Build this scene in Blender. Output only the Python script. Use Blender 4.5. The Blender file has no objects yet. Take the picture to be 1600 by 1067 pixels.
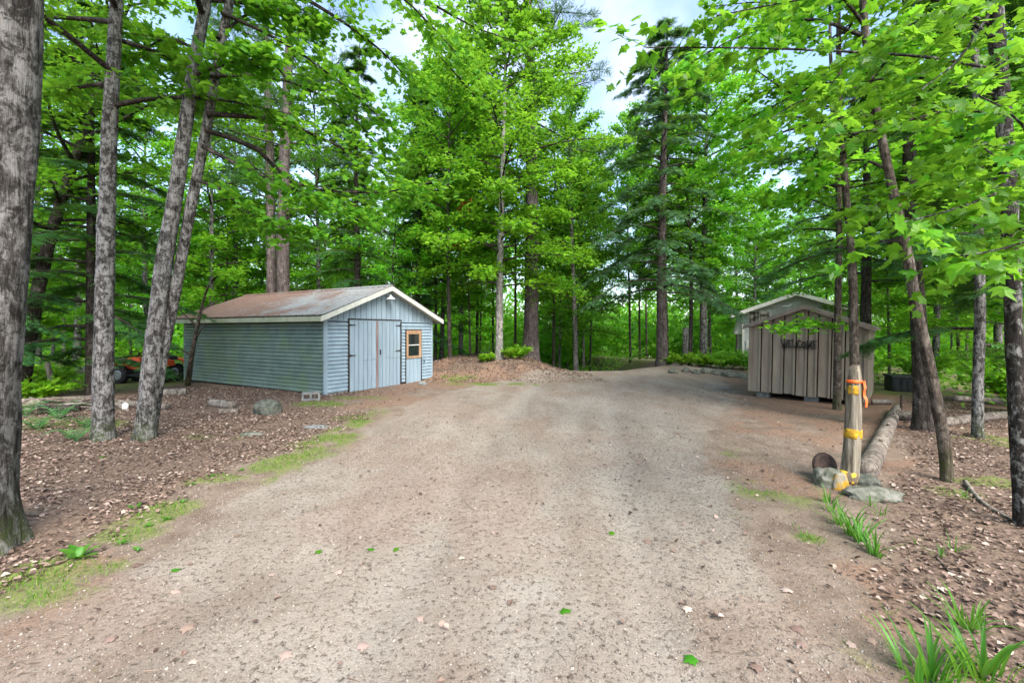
import bpy, bmesh, math, random
import numpy as np
from mathutils import Vector, Matrix

random.seed(7)
RNG = np.random.default_rng(7)
scene = bpy.context.scene
COL = scene.collection
rad = math.radians

# ------------------------------------------------------------------ camera
CAM_H, FPX, CX, HOR = 1.65, 680.0, 800.0, 516.0
cam_d = bpy.data.cameras.new('camera')
cam_d.sensor_width = 36.0
cam_d.lens = 36.0 * FPX / 1600.0
cam_d.shift_y = -(533.5 - HOR) / 1600.0
cam_d.clip_start, cam_d.clip_end = 0.05, 2000.0
cam = bpy.data.objects.new('camera', cam_d)
cam.location = (0, 0, CAM_H)
cam.rotation_euler = (rad(90), 0, 0)
COL.objects.link(cam)
scene.camera = cam

# ------------------------------------------------------------------ sky, sun, exposure
SUN_EL, SUN_AZ = 46.0, 156.0           # azimuth clockwise from +Y
w = bpy.data.worlds.new('World'); scene.world = w; w.use_nodes = True
nt = w.node_tree; nt.nodes.clear()
out = nt.nodes.new('ShaderNodeOutputWorld'); bg = nt.nodes.new('ShaderNodeBackground')
sky = nt.nodes.new('ShaderNodeTexSky'); sky.sky_type = 'NISHITA'; sky.sun_disc = False
sky.sun_elevation, sky.sun_rotation = rad(SUN_EL), rad(SUN_AZ)
sky.air_density, sky.dust_density, sky.ozone_density = 1.0, 1.5, 1.0
tc = nt.nodes.new('ShaderNodeTexCoord')
cn = nt.nodes.new('ShaderNodeTexNoise'); cn.inputs['Scale'].default_value = 2.6
cn.inputs['Detail'].default_value = 7; cn.inputs['Roughness'].default_value = 0.55
cr = nt.nodes.new('ShaderNodeValToRGB')
cr.color_ramp.elements[0].position, cr.color_ramp.elements[1].position = 0.44, 0.74
cmix = nt.nodes.new('ShaderNodeMix'); cmix.data_type = 'RGBA'
cmix.inputs['B'].default_value = (2.9, 3.1, 3.5, 1)
nt.links.new(tc.outputs['Generated'], cn.inputs['Vector'])
nt.links.new(cn.outputs['Fac'], cr.inputs['Fac'])
nt.links.new(cr.outputs['Color'], cmix.inputs['Factor'])
nt.links.new(sky.outputs['Color'], cmix.inputs['A'])
nt.links.new(cmix.outputs['Result'], bg.inputs['Color'])
bg.inputs['Strength'].default_value = 0.15
nt.links.new(bg.outputs[0], out.inputs[0])
sl = bpy.data.lights.new('sun', 'SUN'); sl.energy = 2.6; sl.angle = rad(36); sl.color = (1.0, 0.95, 0.86)
so = bpy.data.objects.new('sun', sl); COL.objects.link(so)
sd = Vector((math.sin(rad(SUN_AZ)) * math.cos(rad(SUN_EL)), math.cos(rad(SUN_AZ)) * math.cos(rad(SUN_EL)), math.sin(rad(SUN_EL))))
so.rotation_euler = sd.to_track_quat('Z', 'Y').to_euler(); so.location = (20, -10, 40)
scene.view_settings.view_transform = 'Standard'
scene.view_settings.look = 'None'
scene.view_settings.exposure = 1.75
scene.view_settings.gamma = 1.0
scene.view_settings.use_curve_mapping = False
cy = scene.cycles
cy.max_bounces = 9; cy.diffuse_bounces = 6; cy.glossy_bounces = 2; cy.transmission_bounces = 4; cy.transparent_max_bounces = 8
cy.caustics_reflective = False; cy.caustics_refractive = False
cy.use_denoising = True
cy.use_adaptive_sampling = True; cy.adaptive_threshold = 0.02

# ------------------------------------------------------------------ helpers
def ss(a, b, x):
    t = np.clip((np.asarray(x, float) - a) / (b - a), 0, 1); return t * t * (3 - 2 * t)

def _h(ix, iy, s):
    v = np.sin(ix * 127.1 + iy * 311.7 + s * 74.7) * 43758.5453
    return v - np.floor(v)

def vn(x, y, s=0):
    x = np.asarray(x, float); y = np.asarray(y, float)
    ix, iy = np.floor(x), np.floor(y); fx, fy = x - ix, y - iy
    fx = fx * fx * (3 - 2 * fx); fy = fy * fy * (3 - 2 * fy)
    a, b, c, d = _h(ix, iy, s), _h(ix + 1, iy, s), _h(ix, iy + 1, s), _h(ix + 1, iy + 1, s)
    return a + (b - a) * fx + (c - a) * fy + (a - b - c + d) * fx * fy

def fbm(x, y, s=0, o=4):
    v, a, t = 0, 0.5, 0
    for k in range(o):
        v = v + a * vn(x * 2 ** k, y * 2 ** k, s + k * 9); t += a; a *= 0.5
    return v / t

EDGE_L = ([-20, 0, 2.3, 3.2, 4.6, 6.8, 10.8, 13, 15.2, 17.5, 25, 60], [-3.4, -3.0, -2.8, -2.6, -2.7, -2.45, -2.2, -1.2, 0.6, 2.3, 3.4, 4])
EDGE_R = ([-20, 0, 2, 3.4, 5, 6.8, 9, 11.7, 14, 17, 22, 60], [1.9, 1.7, 1.6, 2.0, 2.1, 3.3, 4.7, 6.0, 7.0, 8.2, 11, 12])
LIT_R = ([-20, 0, 2.9, 4.25, 6.8, 9, 20], [2.0, 2.0, 2.4, 3.5, 6.0, 8.2, 16])

def H(x, y):
    x = np.asarray(x, float); y = np.asarray(y, float)
    h = 0.05 * (fbm(x * .35, y * .35, 3, 3) - .5)
    lump = x + 0.9 * (vn(x * .4, y * .4, 5) - .5)
    h = h + (0.60 + 0.5 * (fbm(x * .8, y * .8, 8, 3) - .5)) * ss(13.9, 16.4, y + 0.7 * (vn(x * .6, y * .6, 4) - .5)) * ss(3.2, -.6, lump) * ss(-4.2, -2.4, x) * (1 - 0.35 * ss(17, 21, y))
    corridor = ss(0.6, 2.6, x) * ss(7.6, 6.0, x)
    h = h - corridor * 0.13 * np.clip(y - 17.6, 0, 22)
    h = h - (1 - corridor) * 0.045 * np.clip(y - 23, 0, 60)
    h = h + 0.22 * np.exp(-((x - 6.4) / 1.4) ** 2 - ((y - 18.6) / 1.1) ** 2)
    h = h - 0.17 * ss(-9.5, -11.5, x) * ss(10.5, 14, y)
    h = h - 0.04 * np.clip(x - 8.5, 0, 25) * ss(3, 9, y)
    # trampled bank under the board shed
    h = h - 0.13 * ss(4.9, 6.2, x) * ss(8.1, 9.3, y) * ss(16, 13, y) * ss(9.6, 8.2, x)
    near = ss(26, 8, np.hypot(x, y))
    h = h + near * 0.022 * (fbm(x * 2.4, y * 2.4, 11, 3) - .5)
    rut = np.exp(-((x - (-.95 + .05 * y + .006 * y * y)) / .24) ** 2) + np.exp(-((x - (.55 + .10 * y + .007 * y * y)) / .24) ** 2)
    h = h - 0.04 * rut * near
    return h

def Hs(x, y): return float(H(np.array([x]), np.array([y]))[0])

def gp(px, py, z=0.0):
    Y = FPX * (CAM_H - z) / (py - HOR); return ((px - CX) * Y / FPX, Y)

def gpt(px, py):
    z = 0.0
    for _ in range(6):
        x, y = gp(px, py, z); z = Hs(x, y)
    return Vector((x, y, z))

def at(px, py, Y): return np.array([(px - CX) * Y / FPX, Y, CAM_H + (HOR - py) * Y / FPX])

def mk(name, V, faces, mats, smooth=False, midx=None, var=None):
    """faces: list of (m,k) index arrays -> mesh datablock"""
    me = bpy.data.meshes.new(name)
    V = np.asarray(V, np.float32)
    faces = [np.asarray(f, np.int32) for f in faces if len(f)]
    loops = np.concatenate([f.ravel() for f in faces])
    tot = np.concatenate([np.full(len(f), f.shape[1], np.int32) for f in faces])
    st = np.concatenate([[0], np.cumsum(tot)[:-1]]).astype(np.int32)
    me.vertices.add(len(V)); me.vertices.foreach_set('co', V.ravel())
    me.loops.add(len(loops)); me.loops.foreach_set('vertex_index', loops)
    me.polygons.add(len(tot)); me.polygons.foreach_set('loop_start', st); me.polygons.foreach_set('loop_total', tot)
    me.polygons.foreach_set('use_smooth', np.full(len(tot), bool(smooth)))
    if midx is not None: me.polygons.foreach_set('material_index', np.asarray(midx, np.int32))
    for m in (mats if isinstance(mats, (list, tuple)) else [mats]): me.materials.append(m)
    me.update(calc_edges=True)
    if var is not None:
        a = me.attributes.new('var', 'FLOAT', 'POINT'); a.data.foreach_set('value', np.asarray(var, np.float32))
    return me

def tag(o, label=None, cat=None, group=None, kind=None):
    if label: o['label'] = label
    if cat: o['category'] = cat
    if group: o['group'] = group
    if kind: o['kind'] = kind
    return o

def obj(name, me, parent=None, loc=None, rot=None, scl=None):
    o = bpy.data.objects.new(name, me); COL.objects.link(o)
    if parent is not None: o.parent = parent
    if loc is not None: o.location = loc
    if rot is not None: o.rotation_euler = rot
    if scl is not None: o.scale = scl if hasattr(scl, '__len__') else (scl,) * 3
    return o

def thing(name, label, cat, loc=(0, 0, 0), rz=0.0, group=None, rot=None):
    o = obj(name, None, None, loc, rot or (0, 0, rz)); o.empty_display_size = .2
    return tag(o, label, cat, group)

class MB:
    def __init__(s): s.V, s.F, s.n = [], {}, 0
    def add(s, V, F):
        V = np.asarray(V, float)
        for f in F: s.F.setdefault(len(f), []).append([i + s.n for i in f])
        s.V.append(V); s.n += len(V); return s
    def addnp(s, V, Fa):
        for F in Fa:
            if len(F): s.F.setdefault(F.shape[1], []).extend((F + s.n).tolist())
        s.V.append(np.asarray(V, float)); s.n += len(V); return s
    def box(s, x0, x1, y0, y1, z0, z1):
        return s.add([(x0, y0, z0), (x1, y0, z0), (x1, y1, z0), (x0, y1, z0), (x0, y0, z1), (x1, y0, z1), (x1, y1, z1), (x0, y1, z1)],
                     [(0, 3, 2, 1), (4, 5, 6, 7), (0, 1, 5, 4), (1, 2, 6, 5), (2, 3, 7, 6), (3, 0, 4, 7)])
    def prism(s, prof, axis, a0, a1):
        """profile in the two other axes, extruded along axis"""
        n = len(prof); V = []
        for a in (a0, a1):
            for p, q in prof: V.append((a, p, q) if axis == 0 else (p, a, q) if axis == 1 else (p, q, a))
        F = [tuple(range(n))[::-1], tuple(range(n, 2 * n))] + [(i, (i + 1) % n, n + (i + 1) % n, n + i) for i in range(n)]
        return s.add(V, F)
    def tube(s, P, R, sides=8, **k):
        V, Fa = tube(P, R, sides, **k); return s.addnp(V, Fa)
    def mesh(s, name, mat, smooth=False):
        me = mk(name, np.concatenate(s.V), [np.array(f) for f in s.F.values()], mat, smooth)
        bm = bmesh.new(); bm.from_mesh(me); bmesh.ops.recalc_face_normals(bm, faces=bm.faces); bm.to_mesh(me); bm.free()
        return me
    def build(s, name, mat, parent=None, smooth=False, **k): return obj(name, s.mesh(name, mat, smooth), parent, **k)

def bevel_box(sx, sy, sz, b, seg=1, jit=0.0, seed=0):
    bm = bmesh.new(); bmesh.ops.create_cube(bm, size=1.0)
    for v in bm.verts: v.co = Vector((v.co.x * sx, v.co.y * sy, (v.co.z + .5) * sz))
    bmesh.ops.bevel(bm, geom=bm.edges[:], offset=b, segments=seg, affect='EDGES', profile=0.6)
    r = random.Random(seed)
    if jit:
        for v in bm.verts: v.co += Vector((r.uniform(-jit, jit), r.uniform(-jit, jit), r.uniform(-jit, jit)))
    return bm

def bm_obj(name, bm, mat, parent=None, smooth=False, **k):
    me = bpy.data.meshes.new(name); bm.to_mesh(me); bm.free(); me.materials.append(mat)
    if smooth: me.polygons.foreach_set('use_smooth', np.ones(len(me.polygons), bool))
    return obj(name, me, parent, **k)

def resample(P, n):
    P = np.asarray(P, float)
    # Catmull-Rom through the control points, then even spacing
    if len(P) > 2:
        Q = np.vstack([2 * P[0] - P[1], P, 2 * P[-1] - P[-2]]); out = []
        for i in range(1, len(Q) - 2):
            t = np.linspace(0, 1, 10, endpoint=False)[:, None]
            a, b, c, d = Q[i - 1], Q[i], Q[i + 1], Q[i + 2]
            out.append(.5 * (2 * b + (c - a) * t + (2 * a - 5 * b + 4 * c - d) * t ** 2 + (3 * b - a - 3 * c + d) * t ** 3))
        P = np.vstack(out + [P[-1:]])
    s = np.concatenate([[0], np.cumsum(np.linalg.norm(np.diff(P, axis=0), axis=1))])
    u = np.linspace(0, s[-1], n)
    return np.stack([np.interp(u, s, P[:, k]) for k in range(3)], 1)

def tube(P, R, sides=8, rough=0.0, flare=0.0, seed=0, cap=True, lobes=5):
    P = np.asarray(P, float); n = len(P); R = np.broadcast_to(np.asarray(R, float), (n,))
    T = np.gradient(P, axis=0); T /= np.linalg.norm(T, axis=1)[:, None] + 1e-9
    ref = np.array([1, 0, 0.]) if abs(T[0][0]) < .8 else np.array([0, 1., 0])
    U = np.zeros_like(P); W = np.zeros_like(P)
    for i in range(n):
        u = ref - T[i] * (ref @ T[i]); u /= np.linalg.norm(u) + 1e-9
        U[i] = u; W[i] = np.cross(T[i], u); ref = u
    th = np.linspace(0, 2 * np.pi, sides, endpoint=False)
    s = np.concatenate([[0], np.cumsum(np.linalg.norm(np.diff(P, axis=0), axis=1))])
    rr = R[:, None] * np.ones((1, sides))
    if rough:
        a = np.stack([np.cos(th), np.sin(th)])
        nz = vn(a[0] * 2.2 + 7 * seed + s[:, None] * .8, a[1] * 2.2 + s[:, None] * 1.1, seed) - .5
        nf = vn(np.arange(sides)[None, :] * .9 + 0 * s[:, None] + 31 * seed, s[:, None] * 3.5 + 0 * th, seed + 3) - .5
        rr = rr * (1 + rough * (1.3 * nz + 1.0 * nf))
    if flare:
        lob = 1 + .55 * np.cos(lobes * th + seed * 1.7) + .3 * np.cos((lobes + 2) * th + seed)
        rr = rr * (1 + flare * np.exp(-s / (1.1 * R[0]))[:, None] * (.55 + .45 * lob)[None, :])
    V = P[:, None, :] + rr[:, :, None] * (np.cos(th)[None, :, None] * U[:, None, :] + np.sin(th)[None, :, None] * W[:, None, :])
    V = V.reshape(-1, 3)
    i = np.arange(n - 1)[:, None] * sides; j = np.arange(sides)[None, :]; k = (j + 1) % sides
    F = np.stack([i + j, i + k, i + sides + k, i + sides + j], -1).reshape(-1, 4)
    Fa = [F]
    if cap: Fa += [np.arange(sides)[None, ::-1], ((n - 1) * sides + np.arange(sides))[None, :]]
    return V, Fa

# ------------------------------------------------------------------ materials
def new_mat(name):
    m = bpy.data.materials.new(name); m.use_nodes = True; t = m.node_tree; t.nodes.clear()
    o = t.nodes.new('ShaderNodeOutputMaterial'); b = t.nodes.new('ShaderNodeBsdfPrincipled')
    t.links.new(b.outputs[0], o.inputs[0]); b.inputs['Specular IOR Level'].default_value = .25
    return m, t, b, o

def N(t, kind, **k):
    n = t.nodes.new(kind)
    for a, v in k.items():
        if a in n.inputs.keys(): n.inputs[a].default_value = v
        else: setattr(n, a, v)
    return n

def ramp(t, fac, stops, interp='LINEAR'):
    r = t.nodes.new('ShaderNodeValToRGB'); e = r.color_ramp.elements; r.color_ramp.interpolation = interp
    while len(e) < len(stops): e.new(.5)
    for k, (p, c) in enumerate(stops):
        e[k].position = p; e[k].color = (*c, 1) if hasattr(c, '__len__') else (c, c, c, 1)
    t.links.new(fac, r.inputs['Fac']); return r.outputs['Color']

def noise(t, scale, detail=4, rough=.55, vec=None, stretch=None, dist=0.0, geo=True):
    n = N(t, 'ShaderNodeTexNoise', Scale=scale, Detail=detail, Roughness=rough, Distortion=dist)
    if vec is None:
        vec = t.nodes.new('ShaderNodeNewGeometry').outputs['Position'] if geo else t.nodes.new('ShaderNodeTexCoord').outputs['Object']
    if stretch:
        mp = N(t, 'ShaderNodeMapping'); mp.inputs['Scale'].default_value = stretch
        t.links.new(vec, mp.inputs['Vector']); vec = mp.outputs['Vector']
    t.links.new(vec, n.inputs['Vector']); return n.outputs['Fac']

def mix(t, fac, a, b, blend='MIX'):
    m = t.nodes.new('ShaderNodeMix'); m.data_type = 'RGBA'; m.blend_type = blend
    for s, v in (('Factor', fac), ('A', a), ('B', b)):
        if hasattr(v, 'is_output'): t.links.new(v, m.inputs[s])
        elif s == 'Factor': m.inputs[s].default_value = v
        else: m.inputs[s].default_value = (*v, 1)
    return m.outputs['Result']

def math_(t, op, a, b=None):
    m = t.nodes.new('ShaderNodeMath'); m.operation = op
    for k, v in enumerate((a, b)):
        if v is None: continue
        if hasattr(v, 'is_output'): t.links.new(v, m.inputs[k])
        else: m.inputs[k].default_value = v
    return m.outputs[0]

def bump(t, b, h, strength=.5, dist=.01):
    n = N(t, 'ShaderNodeBump', Strength=strength, Distance=dist); t.links.new(h, n.inputs['Height'])
    t.links.new(n.outputs[0], b.inputs['Normal'])

def simple(name, c1, c2, scale=6, stretch=None, rough=.8, bs=.3, bd=.004, detail=6, lo=.35, hi=.65, metal=0, geo=True, spec=.25):
    m, t, b, o = new_mat(name)
    f = noise(t, scale, detail, .6, stretch=stretch, geo=geo)
    t.links.new(ramp(t, f, [(lo, c1), (hi, c2)]), b.inputs['Base Color'])
    b.inputs['Roughness'].default_value = rough; b.inputs['Metallic'].default_value = metal
    b.inputs['Specular IOR Level'].default_value = spec
    if bs: bump(t, b, f, bs, bd)
    return m

def leaf_mat(name, stops, trans=.45, rough=.45, hue=.03, glow=.55):
    m, t, b, o = new_mat(name)
    at_ = N(t, 'ShaderNodeAttribute', attribute_name='var')
    c = ramp(t, at_.outputs['Fac'], stops)
    oi = t.nodes.new('ShaderNodeObjectInfo')
    hs = N(t, 'ShaderNodeHueSaturation'); t.links.new(c, hs.inputs['Color'])
    t.links.new(math_(t, 'ADD', math_(t, 'MULTIPLY', oi.outputs['Random'], hue), .5 - hue / 2), hs.inputs['Hue'])
    t.links.new(math_(t, 'ADD', math_(t, 'MULTIPLY', oi.outputs['Random'], .3), .95), hs.inputs['Value'])
    t.links.new(hs.outputs[0], b.inputs['Base Color']); b.inputs['Roughness'].default_value = rough
    tr = t.nodes.new('ShaderNodeBsdfTranslucent')
    t.links.new(mix(t, glow, hs.outputs[0], (.34, .66, .04), 'MIX'), tr.inputs['Color'])
    ms = N(t, 'ShaderNodeMixShader', Fac=trans)
    t.links.new(b.outputs[0], ms.inputs[1]); t.links.new(tr.outputs[0], ms.inputs[2]); t.links.new(ms.outputs[0], o.inputs[0])
    return m

def bark_mat(name, dark, mid, light, scale=9, patch=3.0, plo=.46, phi=.56, vert=.18, moss=None, blots=.75):
    m, t, b, o = new_mat(name)
    v = t.nodes.new('ShaderNodeTexCoord').outputs['Object']
    fine = noise(t, scale * 3.0, 7, .78, vec=v, stretch=(1, 1, vert))
    pat = noise(t, patch * 2.2, 9, .78, vec=v, stretch=(1, 1, .6), dist=.5)
    crack = noise(t, scale * 1.5, 6, .7, vec=v, stretch=(1, 1, .12), dist=.3)
    c = mix(t, ramp(t, fine, [(.40, 0), (.58, 1)]), dark, mid)
    c = mix(t, math_(t, 'MULTIPLY', ramp(t, pat, [(plo, 0), (phi, 1)]), ramp(t, fine, [(.36, .3), (.52, 1)])), c, light)
    blot = noise(t, patch * 3.4, 8, .8, vec=v)
    c = mix(t, ramp(t, blot, [(.53, 0), (.58, blots)]), c, dark)
    c = mix(t, ramp(t, crack, [(.36, .85), (.43, 0)]), c, dark)
    if moss:
        zz = N(t, 'ShaderNodeSeparateXYZ'); t.links.new(v, zz.inputs[0])
        mo = math_(t, 'MULTIPLY', ramp(t, zz.outputs['Z'], [(.1, 1), (.45, 0)]), ramp(t, blot, [(.44, 0), (.55, .8)]))
        c = mix(t, mo, c, moss)
    t.links.new(c, b.inputs['Base Color']); b.inputs['Roughness'].default_value = .9
    b.inputs['Specular IOR Level'].default_value = .12
    bump(t, b, math_(t, 'ADD', fine, math_(t, 'MULTIPLY', crack, 1.5)), 1.0, .025)
    return m

M = {}
M['bark_maple'] = bark_mat('maple_bark', (.018, .016, .015), (.085, .078, .074), (.27, .262, .255), 11, 5.5, .45, .54, .2, (.05, .07, .02))
M['bark_old'] = bark_mat('old_maple_bark', (.018, .016, .0145), (.095, .086, .08), (.25, .236, .226), 9, 4.2, .46, .56, .07, (.06, .08, .02))
M['bark_dark'] = bark_mat('dark_bark', (.016, .013, .011), (.065, .054, .047), (.15, .135, .12), 10, 3, .5, .62, .16)
M['bark_pine'] = bark_mat('pine_bark', (.035, .028, .026), (.125, .10, .095), (.20, .17, .165), 7, 2.5, .48, .62, .14)
M['bark_thin'] = bark_mat('young_bark', (.025, .02, .016), (.11, .087, .07), (.20, .17, .145), 14, 3, .48, .60, .2, (.06, .08, .02))
M['bark_spot'] = bark_mat('lichen_spotted_bark', (.014, .012, .011), (.055, .047, .042), (.27, .265, .25), 12, 6, .52, .58, .3)
M['bark_grey'] = bark_mat('grey_bark', (.07, .065, .06), (.24, .225, .21), (.42, .40, .38), 10, 3, .46, .58, .2)
M['maple'] = leaf_mat('maple_leaves', [(0, (.022, .105, .010)), (.5, (.058, .215, .014)), (1, (.14, .37, .022))], .5)
M['maple_bright'] = leaf_mat('bright_maple_leaves', [(0, (.036, .16, .010)), (.5, (.092, .30, .013)), (1, (.21, .47, .024))], .5)
M['maple_near'] = leaf_mat('near_maple_leaf', [(0, (.022, .09, .006)), (.5, (.06, .20, .009)), (1, (.12, .31, .015))], .5, .38)
M['hemlock'] = leaf_mat('hemlock_needles', [(0, (.014, .058, .020)), (.6, (.03, .11, .033)), (1, (.075, .22, .03))], .22, .55)
M['pine'] = leaf_mat('pine_needles', [(0, (.018, .055, .022)), (.6, (.036, .095, .035)), (1, (.07, .15, .05))], .22, .5)
M['under'] = leaf_mat('undergrowth_leaf', [(0, (.04, .15, .012)), (.5, (.12, .32, .014)), (1, (.27, .50, .03))], .45)
M['fern'] = leaf_mat('fern_leaf', [(0, (.03, .12, .05)), (.5, (.07, .22, .08)), (1, (.14, .33, .10))], .4)
M['blade'] = leaf_mat('blade_leaf', [(0, (.035, .12, .014)), (.5, (.06, .18, .02)), (1, (.11, .26, .045))], .4, .4)
M['grass'] = leaf_mat('short_grass', [(0, (.045, .115, .012)), (.5, (.09, .19, .016)), (1, (.19, .25, .045))], .35)
M['rustleaf'] = leaf_mat('orange_leaf', [(0, (.35, .10, .02)), (1, (.5, .2, .05))], .4, glow=0)
M['litter'] = leaf_mat('dead_leaf', [(0, (.035, .024, .019)), (.3, (.115, .075, .058)), (.65, (.245, .175, .14)), (.9, (.40, .32, .27)), (1, (.50, .44, .34))], .15, .7, glow=0)
M['gravel'] = leaf_mat('gravel_bit', [(0, (.06, .05, .042)), (.5, (.24, .205, .175)), (.85, (.31, .275, .24)), (1, (.40, .37, .34))], 0, .85, 0, 0)
M['twig'] = simple('twig_bark', (.05, .037, .028), (.19, .15, .12), 30, None, .9, .3, .002)
M['deadwood'] = simple('dead_wood', (.09, .072, .06), (.27, .24, .21), 14, (1, 1, .25), .9, .5, .006, geo=False)

# ------------------------------------------------------------------ ground
def axis_coords(lo, hi, fine, half, grow):
    a = [0.0]; d = fine
    while a[-1] < max(abs(lo), hi):
        if a[-1] > half: d *= grow
        a.append(a[-1] + d)
    a = np.array(a); return np.concatenate([-a[1:][::-1], a])
gx = axis_coords(-400, 400, .05, 5.0, 1.045)
ya = [1.4]
while ya[-1] < 600: ya.append(ya[-1] + max(.03, .0155 * ya[-1]))
yb = [1.4]; d_ = .1
while yb[-1] > -60: d_ *= 1.15; yb.append(yb[-1] - d_)
gy = np.concatenate([np.array(yb[1:])[::-1], np.array(ya)])
GX, GY = np.meshgrid(gx, gy)
px_, py_ = GX.ravel(), GY.ravel()

def masks(x, y):
    """what the ground is made of: gravel drive, leaf litter, needle mat, green"""
    nz = fbm(x * 1.3, y * 1.3, 21, 4) - .5; nl = fbm(x * .5, y * .5, 23, 3) - .5
    xl = np.interp(y, *EDGE_L); xr = np.interp(y, *EDGE_R); xq = np.interp(y, *LIT_R)
    drive = ss(-.35, .45, x - xl + 1.1 * nz) * ss(-.35, .45, xr - x + 1.1 * nz)
    drive = np.maximum(drive, .0)
    litter = np.maximum(ss(.15, .9, xl - .1 - x + 1.3 * nz) * (1 - .85 * ss(-4.6, -3.6, x - .0 * y) * ss(8.2, 9.5, y)), ss(-.2, .5, x - xq + 1.1 * nz))
    drive = drive * (1 - ss(18.5, 22, y) * ss(8.5, 7, x))
    litter = np.maximum(litter * (1 - .3 * ss(17, 21, y)), ss(19, 22, y) * (1 - drive))
    litter = np.maximum(litter, .75 * ss(14.2, 15.4, y) * ss(2.6, 1.4, x) * ss(-3.4, -2.6, x) * ss(.38, .6, fbm(x * 1.5, y * 1.5, 71, 3)))
    needle = ss(.42, .62, fbm(x * .8, y * .8, 29, 4) - .03 + .28 * ss(12.2, 14.6, y) * ss(4, 2.0, x) + .22 * ss(-2, -3.4, x) * ss(8, 9.5, y) + .16 * ss(0, 1.0, x - xr) * ss(0, .8, xq - x))
    green = np.zeros_like(x)
    for (a, b, sx, sy, k) in GREEN:
        c = gp(a, b); green = np.maximum(green, k * np.exp(-((x - c[0]) / sx) ** 2 - ((y - c[1]) / sy) ** 2))
    far = ss(11, 13, y) * ss(-10.2, -11.6, x) + ss(9.5, 12, y) * ss(8.6, 10.5, x) + ss(21, 26, y)
    green = np.maximum(green * (.35 + 1.3 * ss(.3, .62, fbm(x * 2.2, y * 2.2, 33, 3))), .85 * np.clip(far, 0, 1) * ss(.3, .55, fbm(x * .7, y * .7, 37, 3)))
    return drive, litter, needle, np.clip(green, 0, 1)
GREEN = [(470, 705, .45, .55, 1), (560, 650, .4, .6, .8), (430, 725, .35, .4, .8), (600, 640, .5, .5, .45), (515, 685, .40, .5, 1), (545, 665, .40, .6, .9), (500, 632, .7, .35, .95), (560, 622, .9, .35, .5), (770, 600, 1.3, .5, .95), (700, 594, 1.0, .5, .8),
         (250, 800, .30, .3, .8), (340, 745, .35, .25, .7), (200, 835, .25, .2, .7), (30, 905, .35, .25, .9), (60, 930, .3, .2, .6), (110, 665, .9, .6, .9), (60, 660, .7, .6, .8), (340, 682, .55, .2, .7),
         (1185, 765, .35, .35, .55), (1150, 710, .25, .3, .6), (1265, 838, .12, .10, 1), (1255, 785, .4, .3, .35), (1550, 755, .35, .2, .8), (1320, 1000, .2, .2, .2), (1130, 800, .3, .3, .3),
         (440, 740, .3, .3, .6), (150, 890, .25, .15, .5), (1480, 770, .3, .25, .5), (1575, 690, .8, .5, .9)]
dr, li, ne, gr = masks(px_, py_)
gz = H(px_, py_) + .02 * li * ss(14, 5, np.hypot(px_, py_)) * (vn(px_ * 14, py_ * 14, 41))
nxg, nyg = len(gx), len(gy)
ii = (np.arange(nyg - 1)[:, None] * nxg + np.arange(nxg - 1)[None, :]).ravel()
gm, t, b, o = new_mat('forest_ground')
vc = N(t, 'ShaderNodeVertexColor', layer_name='zones'); sep = N(t, 'ShaderNodeSeparateColor'); t.links.new(vc.outputs['Color'], sep.inputs[0])
grn = N(t, 'ShaderNodeAttribute', attribute_name='green')
n_big = noise(t, .55, 5, .6); n_mid = noise(t, 3.2, 6, .65, dist=.3); n_fin = noise(t, 26, 6, .72); n_grit = noise(t, 95, 4, .75); n_drag = noise(t, 1.5, 6, .6, stretch=(1.0, .32, 1), dist=.6)
grav = mix(t, ramp(t, n_drag, [(.34, 0), (.66, 1)]), (.222, .180, .148), (.325, .283, .24))
grav = mix(t, math_(t, 'MULTIPLY', ramp(t, n_big, [(.50, 0), (.66, 1)]), .55), grav, (.315, .292, .256))
trk = N(t, 'ShaderNodeAttribute', attribute_name='track')
grav = mix(t, math_(t, 'MULTIPLY', trk.outputs['Fac'], ramp(t, n_mid, [(.30, .25), (.62, .8)])), grav, (.345, .312, .272))
grav = mix(t, ramp(t, n_mid, [(.50, 0), (.68, .55)]), grav, (.20, .155, .123))
grit = mix(t, ramp(t, n_grit, [(.32, .0), (.44, .5), (.58, .55), (.70, 1)]), (.20, .185, .17), (1.5, 1.5, 1.5))
grav = mix(t, .75, grav, grit, 'MULTIPLY')
grav = mix(t, ramp(t, n_fin, [(.36, .9), (.47, 0)]), grav, (.065, .048, .038))
duff = mix(t, ramp(t, n_fin, [(.33, 0), (.66, 1)]), (.065, .044, .034), (.27, .195, .15))
duff = mix(t, ramp(t, n_grit, [(.32, .75), (.5, 0)]), duff, (.035, .022, .016))
need = mix(t, ramp(t, n_fin, [(.32, 0), (.68, 1)]), (.12, .07, .048), (.30, .19, .135))
dirt = mix(t, ramp(t, n_mid, [(.35, 0), (.65, 1)]), (.16, .118, .09), (.265, .208, .166))
dirt = mix(t, .7, dirt, grit, 'MULTIPLY')
dirt = mix(t, ramp(t, n_fin, [(.30, .8), (.44, 0)]), dirt, (.06, .042, .032))
moss = mix(t, ramp(t, n_fin, [(.3, 0), (.7, 1)]), (.055, .085, .016), (.20, .26, .055))
edge = lambda s, k=.5: ramp(t, math_(t, 'ADD', s, math_(t, 'MULTIPLY', math_(t, 'SUBTRACT', n_mid, .5), k * 2)), [(.32, 0), (.68, 1)])
c = mix(t, edge(sep.outputs['Red']), dirt, grav)
c = mix(t, math_(t, 'MULTIPLY', edge(sep.outputs['Blue'], .7), math_(t, 'SUBTRACT', .75, math_(t, 'MULTIPLY', sep.outputs['Red'], .55))), c, need)
c = mix(t, edge(sep.outputs['Green']), c, duff)
c = mix(t, math_(t, 'MULTIPLY', edge(grn.outputs['Fac'], .9), .6), c, moss)
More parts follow.
